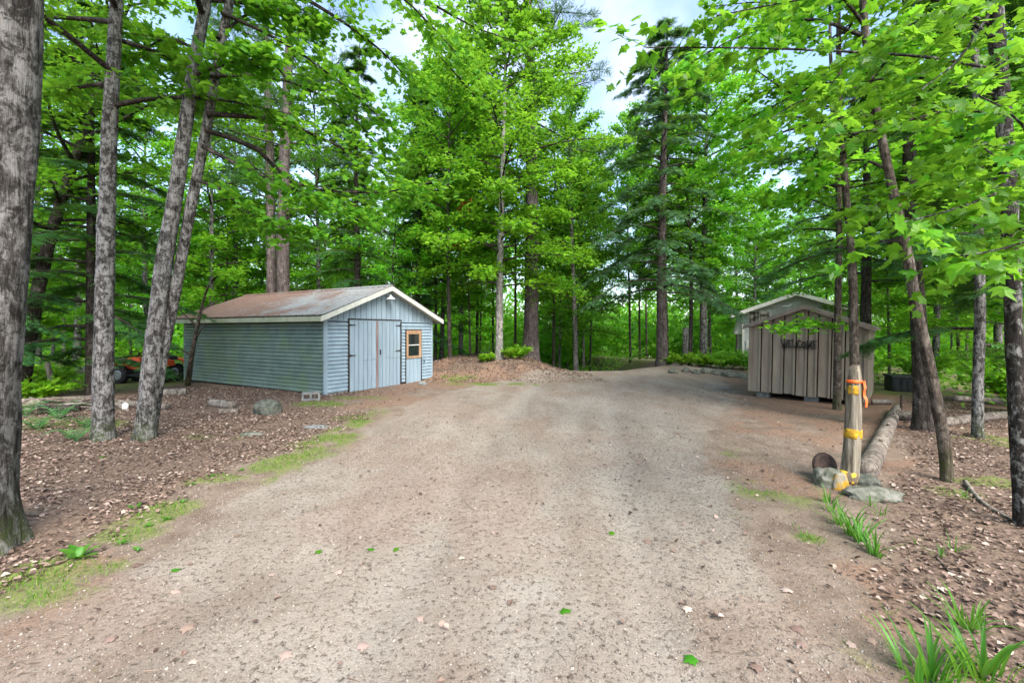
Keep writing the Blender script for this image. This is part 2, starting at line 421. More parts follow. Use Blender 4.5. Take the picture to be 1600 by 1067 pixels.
t.links.new(c, b.inputs['Base Color']); b.inputs['Roughness'].default_value = .95; b.inputs['Specular IOR Level'].default_value = .1
hh = math_(t, 'ADD', math_(t, 'MULTIPLY', n_grit, .35), math_(t, 'ADD', n_fin, math_(t, 'MULTIPLY', n_mid, 1.5)))
bump(t, b, hh, .8, .02)
me = mk('ground', np.stack([px_, py_, gz], 1), [np.stack([ii, ii + 1, ii + nxg + 1, ii + nxg], 1)], gm, True)
ca = me.color_attributes.new('zones', 'FLOAT_COLOR', 'POINT'); ca.data.foreach_set('color', np.stack([dr, li, ne, np.ones_like(dr)], 1).astype(np.float32).ravel())
tv = np.zeros_like(px_)
for c0, c1, c2, wd in ((-.95, .05, .006, .26), (.55, .10, .007, .26), (-.2, .07, .012, .2), (1.15, .13, .008, .2)):
    tv = np.maximum(tv, np.exp(-((px_ - (c0 + c1 * py_ + c2 * py_ ** 2)) / wd) ** 2))
tv = tv * ss(.30, .55, fbm(px_ * .8, py_ * .35, 91, 3)) * ss(20, 14, py_)
ta = me.attributes.new('track', 'FLOAT', 'POINT'); ta.data.foreach_set('value', tv.astype(np.float32))
ga = me.attributes.new('green', 'FLOAT', 'POINT'); ga.data.foreach_set('value', gr.astype(np.float32))
tag(obj('ground', me), kind='structure')

# ------------------------------------------------------------------ garage
def painted(name, c1, c2, c3, sc=5, st=(1, 1, .5), rough=.6, lo=.35, hi=.7):
    m, t, b, o = new_mat(name)
    f = noise(t, sc, 7, .65, stretch=st); g = noise(t, 1.1, 5, .6, dist=.5)
    oi = t.nodes.new('ShaderNodeObjectInfo')
    c = mix(t, ramp(t, f, [(lo, 0), (hi, 1)]), c1, c2)
    c = mix(t, ramp(t, g, [(.48, 0), (.66, .75)]), c, c3)
    v = math_(t, 'ADD', math_(t, 'MULTIPLY', oi.outputs['Random'], .12), .94)
    hs = N(t, 'ShaderNodeHueSaturation'); t.links.new(c, hs.inputs['Color']); t.links.new(v, hs.inputs['Value'])
    t.links.new(hs.outputs[0], b.inputs['Base Color']); b.inputs['Roughness'].default_value = rough
    bump(t, b, noise(t, 30, 5, .7, stretch=st), .25, .004)
    return m
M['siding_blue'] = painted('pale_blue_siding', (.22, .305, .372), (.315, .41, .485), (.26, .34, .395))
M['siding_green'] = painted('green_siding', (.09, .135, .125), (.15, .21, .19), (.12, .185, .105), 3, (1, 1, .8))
M['board_blue'] = painted('pale_blue_board', (.22, .295, .36), (.315, .405, .475), (.26, .335, .385), 6, (1, 1, .12))
M['trim_pale'] = painted('pale_trim', (.52, .53, .48), (.66, .67, .62), (.42, .43, .37))
M['trim_soffit'] = painted('weathered_fascia', (.24, .27, .20), (.38, .40, .31), (.20, .24, .15))
M['black_iron'] = simple('black_iron', (.012, .012, .013), (.04, .038, .036), 30, rough=.6)
M['dark_gap'] = simple('dark_timber_gap_shade', (.015, .014, .014), (.045, .04, .038), 14, (1, 1, .2))  # near-black: shade painted into board gaps, also plain dark timber parts
M['wood_new'] = simple('orange_pine_frame', (.26, .15, .085), (.42, .28, .175), 9, (1, 1, .15))
M['red_strip'] = simple('red_brown_strip', (.19, .095, .075), (.33, .235, .21), 3, (1, 1, .3))
M['concrete'] = simple('grey_concrete', (.12, .125, .125), (.23, .235, .23), 14, bs=.5)
M['white_enamel'] = simple('white_enamel', (.62, .62, .6), (.78, .78, .76), 8, rough=.35, bs=0)
m, t, b, o = new_mat('window_glass'); b.inputs['Base Color'].default_value = (.015, .02, .022, 1); b.inputs['Roughness'].default_value = .04; b.inputs['Specular IOR Level'].default_value = .9; M['glass'] = m
m, t, b, o = new_mat('rusty_tin_roof')
f = noise(t, 1.0, 6, .65, dist=.6); g = noise(t, 9, 6, .7, stretch=(1, 1, 1)); 
geo = t.nodes.new('ShaderNodeNewGeometry').outputs['Position']; sx = N(t, 'ShaderNodeSeparateXYZ'); t.links.new(geo, sx.inputs[0])
c = mix(t, ramp(t, g, [(.3, 0), (.7, 1)]), (.21, .215, .215), (.36, .365, .365))
bias = math_(t, 'MULTIPLY', math_(t, 'SUBTRACT', -5.2, sx.outputs['X']), .06)
rm = ramp(t, math_(t, 'ADD', math_(t, 'ADD', f, bias), math_(t, 'MULTIPLY', math_(t, 'SUBTRACT', g, .5), .4)), [(.46, 0), (.64, 1)])
c = mix(t, math_(t, 'MULTIPLY', rm, .85), c, mix(t, g, (.13, .062, .04), (.26, .15, .105)))
t.links.new(c, b.inputs['Base Color']); b.inputs['Roughness'].default_value = .55; b.inputs['Metallic'].default_value = .15
bump(t, b, g, .2, .004); M['tin'] = m

GA, GR = (-4.74, 11.0), rad(61.0)
GW, GL, EAVE, RIDGE = 4.18, 6.9, 2.10, 2.97
g0 = -0.03
garage = thing('garage', 'pale blue garage with green side wall and rusty tin gable roof', 'garage', (GA[0], GA[1], g0), GR)
MB().box(.03, GW - .03, .03, GL - .03, -.15, 2.06).build('wall_core', M['dark_gap'], garage)  # near-black core, paints the shadow lines between siding courses
# concrete block footing showing under the boards, block by block
k = 0; x = 0.0
blk = MB().box(0, .39, -.012, .1, -.12, .085).mesh('footing_block', M['concrete'])
while x < .7:
    obj('footing_block', blk, garage, (x + .002, 0, 0), scl=(.96 if x < .3 else .84, 1, 1)); x += .40
sb = MB().box(.012, .05, 0, GL, -.2, .07).build('footing_board', M['dark_gap'], garage)
def clap_x(x0, x1, h):            # clapboard on the front, facing -y
    return MB().prism([(0.02, 0), (-.034, 0), (-.034, h * .5), (-.004, h - .014), (0.02, h - .014)], 0, x0, x1)
rows = 20; ch = (EAVE - .08) / rows
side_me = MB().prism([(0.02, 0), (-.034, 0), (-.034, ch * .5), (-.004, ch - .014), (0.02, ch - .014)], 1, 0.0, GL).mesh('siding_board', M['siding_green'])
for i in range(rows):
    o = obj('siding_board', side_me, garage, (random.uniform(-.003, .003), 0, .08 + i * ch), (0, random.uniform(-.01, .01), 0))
for i, (a, h) in enumerate(((.07, 0), (.07 + .667, 0), (.07 + 1.34, 0))): pass
spans = [(.06, .70), (2.72, 2.885), (3.655, GW - .05)]
meshes = [clap_x(a, c_, ch).mesh('siding_board', M['siding_blue']) for a, c_ in spans] + [clap_x(2.885, 3.655, ch).mesh('siding_board', M['siding_blue'])]
nfront = 18
for i in range(nfront):
    z = .09 + i * ch
    for k, mm in enumerate(meshes[:3]): obj('siding_board', mm, garage, (0, random.uniform(-.002, .002), z))
    if z > 1.70: obj('siding_board', meshes[3], garage, (0, 0, z))
ztop = .09 + nfront * ch + .015
MB().box(0, GW, -.034, .02, ztop, ztop + .03).build('band_board', M['board_blue'], garage)
# corner boards
MB().box(-.03, .062, -.036, .02, .06, EAVE).build('corner_board', M['board_blue'], garage)
MB().box(GW - .055, GW + .02, -.036, .05, .06, EAVE).build('corner_board', M['board_blue'], garage)
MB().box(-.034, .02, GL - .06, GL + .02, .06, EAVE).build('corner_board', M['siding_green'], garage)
# gable boards
slope = (RIDGE - .06 - EAVE) / (GW / 2)
nb = 22; bw = GW / nb
for i in range(nb):
    a, c_ = i * bw + .011, (i + 1) * bw - .011
    za, zc = [EAVE + .02 + slope * min(q, GW - q) for q in (a, c_)]; zb = ztop + .032
    if max(za, zc) < zb + .05: continue
    pr = [(a, zb), (c_, zb), (c_, max(zc, zb + .01)), (a, max(za, zb + .01))]
    if a < GW / 2 < c_: pr = pr[:3] + [(GW / 2, EAVE + .02 + slope * GW / 2)] + pr[3:]
    MB().prism(pr, 1, -.026 + random.uniform(-.003, .003), .03).build('gable_board', M['board_blue'], garage)
MB().prism([(0.03, EAVE - .1), (GW - .03, EAVE - .1), (GW - .03, EAVE), (GW / 2, EAVE + slope * GW / 2), (.03, EAVE)], 1, .0, .05).build('gable_backing', M['dark_gap'], garage)
MB().prism([(0.03, EAVE - .1), (GW - .03, EAVE - .1), (GW - .03, EAVE), (GW / 2, EAVE + slope * GW / 2), (.03, EAVE)], 1, GL - .05, GL).build('gable_backing', M['dark_gap'], garage)
# double door
dz0, dz1, dx0, dx1 = .03, 1.95, .70, 2.72
MB().box(dx0, dx0 + .05, -.045, .02, -.05, dz1 + .05).build('door_jamb', M['dark_gap'], garage)
MB().box(dx1 - .035, dx1, -.04, .02, -.05, dz1 + .05).build('door_jamb', M['dark_gap'], garage)
MB().box(dx0 + .05, dx1 - .035, -.04, .02, dz1 + .012, dz1 + .05).build('door_header', M['dark_gap'], garage)
mid = (dx0 + dx1) / 2
for s, (a, c_) in enumerate(((dx0 + .062, mid - .02), (mid + .075, dx1 - .045))):
    leaf = MB().box(a, c_, .0, .025, dz0, dz1).build('door', M['dark_gap'], garage)  # dark backing puts painted shade into the gaps between planks
    n = 6; wd = (c_ - a) / n
    for i in range(n):
        zs = .86 + random.uniform(-.02, .02)
        if s == 1 and i > 1 or s == 0 and i > 2:
            MB().box(a + i * wd + .009, a + (i + 1) * wd - .009, -.028 + random.uniform(-.003, .003), .0, zs + .004, dz1).build('plank', M['board_blue'], leaf)
            MB().box(a + i * wd + .009, a + (i + 1) * wd - .009, -.024 + random.uniform(-.003, .003), .0, dz0, zs - .004).build('plank', M['board_blue'], leaf)
        else: MB().box(a + i * wd + .009, a + (i + 1) * wd - .009, -.028 + random.uniform(-.003, .003), .0, dz0, dz1).build('plank', M['board_blue'], leaf)
    for hz in (dz1 - .13, 1.0 if s == 0 else 1.06):
        e = a - .03 if s == 0 else c_ + .03; d = 1 if s == 0 else -1
        MB().prism([(e, hz - .022), (e + d * .05, hz - .03), (e + d * .06, hz - .02), (e + d * .24, hz - .008), (e + d * .24, hz + .008), (e + d * .06, hz + .02), (e + d * .05, hz + .03), (e, hz + .022)], 1, -.042, -.029).build('hinge', M['black_iron'], leaf)
    if s == 1: MB().box(a + .05, a + .08, -.055, -.028, .98, 1.12).build('handle', M['black_iron'], leaf)
MB().box(mid - .018, mid + .072, -.030, .0, dz0, dz1).build('centre_board', M['board_blue'], garage)
MB().box(mid - .008, mid + .045, -.046, -.0305, dz0, dz1).build('centre_strip', M['red_strip'], garage)
# narrow door with a window in its upper half
wx0, wx1, wz0, wz1 = 2.90, 3.63, .80, 1.68
MB().box(2.885, 2.925, -.04, .02, -.02, wz1 + .03).build('door_jamb', M['dark_gap'], garage)
MB().box(3.63, 3.655, -.036, .02, -.02, wz1 + .03).build('door_jamb', M['dark_gap'], garage)
nd = MB().box(2.93, 3.625, 0, .03, .02, wz1 + .02).build('door', M['dark_gap'], garage)
for i in range(4): MB().box(2.932 + i * .173, 2.932 + (i + 1) * .173 - .008, -.026, 0, .03, wz0 - .005).build('plank', M['board_blue'], nd)
MB().box(wx0 + .03, wx1 - .005, -.05, 0, wz1 - .12, wz1).build('window_frame', M['wood_new'], nd)
MB().box(wx0 + .03, wx1 - .005, -.05, 0, wz0, wz0 + .07).build('window_frame', M['wood_new'], nd)
for a, c_ in ((wx0 + .03, wx0 + .115), (wx1 - .105, wx1 - .005)): MB().box(a, c_, -.048, 0, wz0 + .07, wz1 - .12).build('window_frame', M['wood_new'], nd)
MB().box(wx0 + .115, wx1 - .105, -.036, -.012, 1.20, 1.225).build('glazing_bar', M['white_enamel'], nd)
for a, c_ in ((wz0 + .07, 1.20), (1.225, wz1 - .12)): MB().box(wx0 + .115, wx1 - .105, -.022, -.014, a, c_).build('pane', M['glass'], nd)
MB().tube([(3.74, -.03, .62), (3.74, -.07, .62), (3.74, -.07, .72), (3.74, -.03, .72)], .009, 6).build('pull_handle', M['black_iron'], garage)
# roof
OVF, OVS, TH = .28, .30, .0
ang = math.atan(slope); half = (GW / 2 + OVS) / math.cos(ang)
y0, y1 = -OVF, GL + .25; npan = 8; pw = (y1 - y0) / npan
prof = []
for r in range(4):
    q = r * pw / 4
    prof += [(q, 0), (q + .02, .018), (q + .045, .018), (q + .065, 0)] + [(q + .10, 0), (q + .11, .006), (q + .13, .006), (q + .14, 0)]
prof += [(pw + .012, 0)]
def sheet():
    n = len(prof); V = []; segs = 5
    for s in range(segs + 1):
        for p, q in prof: V.append((-half * s / segs, p, q))
    F = [(s * n + i, s * n + i + 1, (s + 1) * n + i + 1, (s + 1) * n + i) for s in range(segs) for i in range(n - 1)]
    return MB().add(V, F).mesh('roof_sheet', M['tin'])
she = sheet()
roof = MB().prism([(-OVS + .02, EAVE - OVS * slope - .0), (GW / 2, RIDGE - .035), (GW + OVS - .02, EAVE - OVS * slope), (GW + OVS - .02, EAVE - OVS * slope + .03), (GW / 2, RIDGE - .005), (-OVS + .02, EAVE - OVS * slope + .03)], 1, y0 + .03, y1 - .02).build('roof', M['trim_soffit'], garage)
for s in (1, -1):
    for i in range(npan):
        o = obj('roof_sheet', she, roof, (GW / 2, y0 + (i * pw if s == 1 else (i + 1) * pw), RIDGE + .012 + (.002 if i % 2 else 0)), (0, 0, 0 if s == 1 else math.pi))
        o.rotation_euler = (Matrix.Rotation(0 if s == 1 else math.pi, 3, 'Z') @ Matrix.Rotation(-ang, 3, 'Y')).to_euler()
MB().prism([(GW / 2 - .14, RIDGE - .14 * slope + .034), (GW / 2, RIDGE + .04), (GW / 2 + .14, RIDGE - .14 * slope + .034), (GW / 2, RIDGE + .046)], 1, y0 - .01, y1 + .01).build('ridge_cap', M['tin'], roof)
ez = EAVE - OVS * slope
MB().box(-OVS - .005, -OVS + .022, y0 + .03, y1 - .03, ez - .085, ez + .035).build('fascia', M['trim_soffit'], roof)
MB().box(GW + OVS - .022, GW + OVS + .005, y0 + .03, y1 - .03, ez - .085, ez + .035).build('fascia', M['trim_soffit'], roof)
for s in (0, 1):
    e = -OVS if s == 0 else GW + OVS; g = GW / 2
    MB().prism([(e, ez - .09), (g, RIDGE - .135), (g, RIDGE + .0), (e, ez + .04)], 1, y0, y0 + .028).build('barge_board', M['trim_pale'], roof)
    MB().prism([(e, ez - .09), (g, RIDGE - .135), (g, RIDGE + .0), (e, ez + .04)], 1, y1 - .028, y1).build('barge_board', M['trim_pale'], roof)
    MB().prism([(e, ez - .035), (g, RIDGE - .075), (g, RIDGE - .06), (e, ez - .02)], 1, y0 + .03, .02).build('soffit', M['trim_pale'], roof)
# barn lamp under the gable peak
lamp = MB().tube([(GW / 2, .0, 2.69), (GW / 2, -.10, 2.72), (GW / 2, -.19, 2.72), (GW / 2, -.21, 2.67)], .012, 8).build('lamp_arm', M['white_enamel'], garage)
MB().tube([(GW / 2, -.21, 2.70), (GW / 2, -.21, 2.665), (GW / 2, -.21, 2.64), (GW / 2, -.21, 2.60), (GW / 2, -.21, 2.585)], [.03, .035, .07, .135, .14], 16).build('lamp_shade', M['white_enamel'], lamp, True)
# cinder block and stones by the corner
def cinder(p, rz, label, lx=0.0):
    e = thing('cinder_block', label, 'cinder block', p, rz)
    b_ = MB()
    b_.box(-.195, .195, -.095, -.052, 0, .19).box(-.195, .195, .052, .095, 0, .19)
    for xx in (-.195, -.022, .150): b_.box(xx, xx + .045, -.052, .052, 0, .188)
    b_.build('block_body', M['concrete'], e); e.rotation_euler = (rad(90 if lx else 0), 0, rz); return e
p = gpt(487, 624); cinder((p.x, p.y, p.z + .095), rad(20), 'grey hollow cinder block beside the garage corner', 1)

# ------------------------------------------------------------------ board-and-batten shed
M['shed_board'] = painted('weathered_board', (.16, .13, .102), (.275, .232, .186), (.215, .192, .15), 7, (1, 1, .10), .85)
M['shed_roof'] = simple('grey_shingle', (.10, .09, .08), (.24, .22, .20), 20, rough=.9)
M['shed_trim'] = painted('grey_brown_trim', (.14, .115, .095), (.23, .20, .17), (.17, .15, .13), 7, (1, 1, .3), .85)
SW, SD, SE, SP = 2.46, 2.3, 1.72, 2.20          # width, depth, eave and peak heights above the shed's own bottom
sdir = np.array([.74, -.673]); shed_p = np.array([6.40, 11.75]); SZ = .05; STILT = (0, rad(1.2), math.atan2(-.673, .74))
shed = thing('board_shed', 'weathered brown board and batten shed raised on blocks, with low gable roof', 'shed', (shed_p[0], shed_p[1], SZ), rot=STILT)
MB().box(.03, SW - .03, .03, SD - .03, .03, SE).build('wall_core', M['dark_gap'], shed)  # dark core colours in the shadow line beside each batten
MB().prism([(0.03, SE - .1), (SW - .03, SE - .1), (SW - .03, SE), (SW / 2, SP - .03), (.03, SE)], 1, .02, SD - .02).build('gable_core', M['dark_gap'], shed)
MB().box(.0, SW, .02, SD - .02, -.02, .03).build('floor_frame', M['dark_gap'], shed)
for a in (.15, SW / 2, SW - .4):
    for b_ in (.12, SD - .4): MB().box(a, a + .3, b_, b_ + .25, -.22, -.02).build('support_block', M['concrete'], shed)
def rz_(x): return SE + (SP - SE) * (1 - abs(x - SW / 2) / (SW / 2))
xs = [0, .25, .51, .77, 1.03, 1.28, 1.49, 1.76, 2.02, 2.25, SW]
for i in range(len(xs) - 1):
    a, c_ = xs[i] + (.04 if i else .004), xs[i + 1] - .004; lo = random.uniform(-.03, .0)
    pr = [(a, lo), (c_, lo), (c_, rz_(c_) - .01)] + ([(SW / 2, SP - .01)] if a < SW / 2 < c_ else []) + [(a, rz_(a) - .01)]
    MB().prism(pr, 1, -.022 + random.uniform(-.004, .004), .03).build('wall_board', M['shed_board'], shed)
for x in xs[1:-1]:
    MB().prism([(x - .026, -.015), (x + .014, -.015), (x + .014, rz_(x + .02) - .02), (x - .026, rz_(x - .02) - .02)], 1, -.052, -.0275).build('batten', M['shed_board'], shed)
for a, c_ in ((-.02, .06), (SW - .06, SW + .02)): MB().box(a, c_, -.05, .0, -.02, SE - .02).build('corner_board', M['shed_board'], shed)
for i in range(11):
    y = i * SD / 11
    for xx in (-.022, SW): MB().box(xx, xx + .022, y + .006, y + SD / 11 - .004, -.02, SE - .02).build('wall_board', M['shed_board'], shed)
for i in range(10):
    pr = [(xs[i] + .004, 0), (xs[i + 1] - .004, 0), (xs[i + 1] - .004, rz_(xs[i + 1]) - .01), (xs[i] + .004, rz_(xs[i]) - .01)]
    MB().prism(pr, 1, SD - .02, SD + .02).build('wall_board', M['shed_board'], shed)
ssl = (SP - SE) / (SW / 2); ov = .14
sroof = MB().prism([(-ov, SE - ov * ssl), (SW / 2, SP), (SW + ov, SE - ov * ssl), (SW + ov, SE - ov * ssl + .05), (SW / 2, SP + .05), (-ov, SE - ov * ssl + .05)], 1, -.16, SD + .16).build('roof', M['shed_roof'], shed)
for s in (0, 1):
    e = -ov - .006 if s == 0 else SW + ov + .006; g = SW / 2
    MB().prism([(e, SE - ov * ssl - .045), (g, SP - .045), (g, SP + .058), (e, SE - ov * ssl + .058)], 1, -.185, -.162).build('barge_board', M['shed_trim'], sroof)
# twig lettering on the boards
LET = {'W': [[(0, 1), (.25, 0), (.5, .75), (.75, 0), (1, 1)]], 'E': [[(.9, 1), (0, 1), (0, 0), (.9, 0)], [(0, .5), (.7, .5)]], 'L': [[(0, 1), (0, 0), (.9, 0)]],
       'C': [[(1, .85), (.6, 1), (.15, .8), (0, .45), (.2, .1), (.6, 0), (1, .15)]], 'O': [[(.5, 1), (.05, .7), (.1, .2), (.5, 0), (.9, .25), (.92, .75), (.5, 1)]], 'M': [[(0, 0), (.12, 1), (.5, .3), (.88, 1), (1, 0)]]}
sign = thing('twig_sign', 'dark twig lettering reading WELCOME fixed on the brown board shed', 'sign', (shed_p[0], shed_p[1], SZ), rot=STILT)
cx_ = .74; hb = 1.17
for k_, chh in enumerate('WELCOME'):
    wl = {'W': .13, 'M': .115}.get(chh, .072); q = MB(); dz = random.uniform(-.02, .02)
    for st in LET[chh]:
        P = [(cx_ + a * wl + random.uniform(-.006, .006), -.062 - random.uniform(0, .012), hb + dz + .18 * b_ + random.uniform(-.008, .008)) for a, b_ in st]
        for i in range(len(P) - 1):
            a, b_ = np.array(P[i]), np.array(P[i + 1]); d = (b_ - a) * .12
            q.tube([a - d, (a + b_) / 2 + [0, 0, random.uniform(-.006, .006)], b_ + d], [.013, .015, .011], 5)
    q.build('letter', M['dark_gap'], sign); cx_ += wl + .025
sg = MB().tube([(.78, -.056, hb + .02), (1.0, -.058, hb + .05), (1.42, -.056, hb + .03)], .009, 5).build('backing_twig', M['dark_gap'], sign)

# ------------------------------------------------------------------ house beyond
M['house_siding'] = painted('grey_house_siding', (.44, .46, .47), (.55, .57, .58), (.50, .52, .52), 3)
M['house_trim'] = simple('cream_trim', (.66, .65, .61), (.80, .79, .75), 5)
M['house_roof'] = simple('dark_shingle_roof', (.05, .05, .05), (.12, .12, .115), 9)
HY = 24.0
hp = at(1158, HOR, HY); hw = 9.0
hz = Hs(12.5, HY) - .1
house = thing('house', 'grey two storey house with cream trim standing behind the brown board shed', 'house', (hp[0], HY, hz), rad(-26))
he, hpk = at(0, 489, HY)[2] - hz, at(0, 462, HY)[2] - hz; hx = 2.55; hwid = 2 * hx
MB().box(0.1, hwid - .1, .1, 8, -.3, he).build('wall', M['house_siding'], house)
MB().prism([(.1, he), (hx, hpk - .05), (hwid - .1, he)], 1, .1, 8).build('gable_wall', M['house_siding'], house)
for i in range(15): MB().prism([(.1, i * .19 + .12), (.075, i * .19 + .12), (.095, i * .19 + .29), (.1, i * .19 + .29)], 1, .0, .01) if False else None
for i in range(int(he / .2)): MB().prism([(.1, i * .2), (.07, i * .2), (.095, i * .2 + .2), (.1, i * .2 + .2)], 0, .1, hwid - .1).build('siding_board', M['house_siding'], house)
hs_ = (hpk - he) / hx
hroof = MB().prism([(-.5, he - .5 * hs_), (hx, hpk), (hwid + .5, he - .5 * hs_), (hwid + .5, he - .5 * hs_ + .12), (hx, hpk + .12), (-.5, he - .5 * hs_ + .12)], 1, -.4, 8.4).build('roof', M['house_roof'], house)
for s in (0, 1):
    e = -.52 if s == 0 else hwid + .52
    MB().prism([(e, he - .5 * hs_ - .1), (hx, hpk - .1), (hx, hpk + .1), (e, he - .5 * hs_ + .1)], 1, -.44, -.41).build('barge_board', M['house_trim'], hroof)
a = at(1176, 489, HY); c_ = at(1207, 508, HY); wx_, wX, wz_, wZ = .40, 1.36, c_[2] - hz + .12, a[2] - hz + .08
win = MB().box(wx_ - .06, wX + .06, .04, .09, wz_ - .06, wZ + .06).build('window', M['white_enamel'], house)
wm = (wx_ + wX) / 2
MB().box(wx_, wm - .025, .02, .035, wz_, wZ).build('pane', M['glass'], win); MB().box(wm + .025, wX, .02, .035, wz_, wZ).build('pane', M['glass'], win)
a = at(1234, 479, HY); a[0] = hp[0] + 2.3; q = MB().box(a[0] - hp[0] - .06, a[0] - hp[0] + .06, -.08, .1, a[2] - hz, a[2] - hz + .12).build('flood_light', M['white_enamel'], house)
MB().box(a[0] - hp[0] - .35, a[0] - hp[0] - .02, -.22, -.09, a[2] - hz - .06, a[2] - hz + .0).build('lamp_head', M['white_enamel'], q)
# upper overhang of the side wing and the meter box
MB().prism([(-.32, 1.75), (.09, 1.75), (.09, 3.0), (.0, 3.0)], 1, .3, 6).build('side_awning', M['house_trim'], house)
MB().box(.25, .52, -.03, .06, .95, 1.38).build('meter_box', M['white_enamel'], house)
MB().box(.05, .16, .02, .1, -.2, he - .05).build('corner_board', M['house_trim'], house)

# ------------------------------------------------------------------ gate post, log, rocks
M['old_wood'] = simple('grey_weathered_wood', (.07, .056, .04), (.31, .27, .21), 26, (1, 1, .05), .9, 1.0, .02, 8, .38, .60, geo=False)
M['yellow_paint'] = simple('chipped_yellow_paint', (.24, .13, .012), (.66, .39, .03), 22, rough=.6, bs=.3)
M['splash'] = simple('yellow_paint_flecks_on_wood', (.13, .10, .07), (.66, .42, .04), 17, rough=.8, bs=.4, lo=.49, hi=.53)
M['orange_tape'] = simple('orange_flagging_tape', (.75, .10, .02), (.95, .20, .05), 10, rough=.4, bs=0)
M['rock'] = simple('mossy_grey_rock', (.055, .065, .04), (.20, .195, .17), 11, bs=1.0, bd=.02, geo=False)
M['rock_dark'] = simple('dark_mossy_rock', (.03, .035, .028), (.11, .115, .095), 11, bs=.9, bd=.02, geo=False)
M['rock_yellow'] = simple('yellow_splashed_rock', (.24, .215, .16), (.42, .24, .03), 9, bs=.4, bd=.01, lo=.45, hi=.55, geo=False)
M['rust'] = simple('rusty_iron', (.018, .013, .011), (.06, .038, .03), 20)
M['log'] = bark_mat('log_bark', (.07, .055, .045), (.23, .19, .16), (.36, .32, .28), 9, 3, .4, .65, .3)

def rock(name, label, p, s, seed, mat='rock', group=None, rz=0.0, flat=1.0):
    bm = bmesh.new(); bmesh.ops.create_icosphere(bm, subdivisions=3, radius=1.0)
    for v in bm.verts:
        c_ = v.co.copy(); n1 = fbm(np.array([c_.x * 1.1 + seed * 7 + c_.z]), np.array([c_.y * 1.1 + c_.z * .8]), seed, 3)[0]
        n2 = vn(np.array([c_.x * 4 + seed]), np.array([c_.y * 4 + c_.z * 3]), seed)[0]
        c_ = c_ * (.62 + .6 * n1 + .10 * n2)
        v.co = Vector((c_.x * s[0], c_.y * s[1], max(c_.z, -.35) * s[2]))
    o = bm_obj(name, bm, M[mat], None, False, loc=(p[0], p[1], p[2] + .18 * s[2]), rot=(0, 0, rz))
    return tag(o, label, 'rock', group)

pp = gpt(1326, 757)
post = thing('gate_post', 'leaning weathered wooden post with yellow bands and orange tape', 'post', (pp.x, pp.y, pp.z), 0)
def pt_(z): return np.array([.075 * z / 1.3 + .012 * math.sin(z * 3), .0, z])
zz = np.array([-.12, 0, .06, .15, .3, .45, .6, .75, .9, 1.0, 1.08, 1.14, 1.2, 1.255])
rr = .84 * np.array([.112, .108, .102, .098, .096, .094, .091, .089, .086, .083, .080, .074, .062, .048])
V, Fa = tube([pt_(z) for z in zz], rr, 20, rough=.09, seed=4)
top = V[:, 2] > 1.14; V[top, 2] += (V[top, 0] - .06) * .5
obj('shaft', MB().addnp(V, Fa).mesh('shaft', M['old_wood'], True), post)
V, Fa = tube([pt_(1.23), pt_(1.275)], [.045, .022], 9, rough=.4, seed=9); obj('splintered_top', MB().addnp(V, Fa).mesh('splintered_top', M['twig']), post)
for za, zb in ((.50, .60), (.965, 1.06)):
    V, Fa = tube([pt_(z) for z in np.linspace(za, zb, 5)], np.interp(np.linspace(za, zb, 5), zz, rr) + np.array([.0005, .0015, .002, .0015, .0005]), 24, rough=.06, seed=6)
    obj('yellow_band', MB().addnp(V, Fa).mesh('yellow_band', M['yellow_paint'], True), post)
V, Fa = tube([pt_(z) for z in (.03, .06, .10, .15)], [.0915, .0925, .089, .0845], 24, rough=.16, seed=2); obj('paint_splash', MB().addnp(V, Fa).mesh('paint_splash', M['splash'], True), post)
V, Fa = tube([pt_(z) + [0, 0, 0] for z in (1.085, 1.10, 1.118)], [.071, .072, .069], 20, rough=.05, seed=8)
ot = obj('tape_band', MB().addnp(V, Fa).mesh('tape_band', M['orange_tape'], True), post)
Vt = []
for i, z in enumerate(np.linspace(1.115, .84, 8)):
    x0 = .085 + .004 * i + .008 * math.sin(i * 1.3); y0_ = -.075 + .006 * math.sin(i * 2.1)
    Vt += [(x0 - .005, y0_ - .012, z), (x0 + .030, y0_ + .010, z - .008), (x0 + .062, y0_ + .040, z + .004)]
F = [(i * 3 + j, i * 3 + j + 1, (i + 1) * 3 + j + 1, (i + 1) * 3 + j) for i in range(7) for j in range(2)]
MB().add(Vt, F).build('tape_tail', M['orange_tape'], ot)
rod = MB().tube([(0, 0, -.1), (.01, 0, .5), (0, 0, .98)], .018, 8).build('iron_rod', M['rust'], None, loc=(pp.x + .17, pp.y + .25, pp.z)); tag(rod, 'thin dark iron rod standing behind the yellow banded post', 'rod')
disc = MB(); V, Fa = tube([(0, -.03, 0), (0, -.028, 0), (0, .0, 0), (0, .012, 0)], [.10, .135, .145, .14], 24); disc.addnp(V, Fa)
o = disc.build('iron_disc', M['rust'], None, True, loc=(pp.x - .13, pp.y + .18, pp.z + .145), rot=(rad(-14), 0, rad(8))); tag(o, 'dark round rusty disc leaning behind the yellow banded post', 'disc')
def gz3(px, py): p = gpt(px, py); return (p.x, p.y, p.z)
rock('rock', 'mossy grey boulder at the foot of the banded post', gz3(1292, 757), (.15, .13, .17), 3)
rock('rock', 'small yellow splashed stone against the banded post', gz3(1310, 763), (.09, .07, .16), 5, 'rock_yellow')
rock('rock', 'flat grey stone slab between the banded post and grass', gz3(1368, 778), (.30, .14, .085), 8, 'rock', rz=-.15)
rock('rock', 'low dark stone wedged under the end of the log', gz3(1348, 757), (.19, .11, .12), 9, 'rock_dark')
rock('rock', 'dark mossy boulder in the leaves near the garage', gz3(418, 646), (.28, .2, .24), 12, 'rock_dark')
rock('rock', 'small white stone by the narrow garage door', gz3(661, 601), (.14, .1, .1), 14, 'concrete')
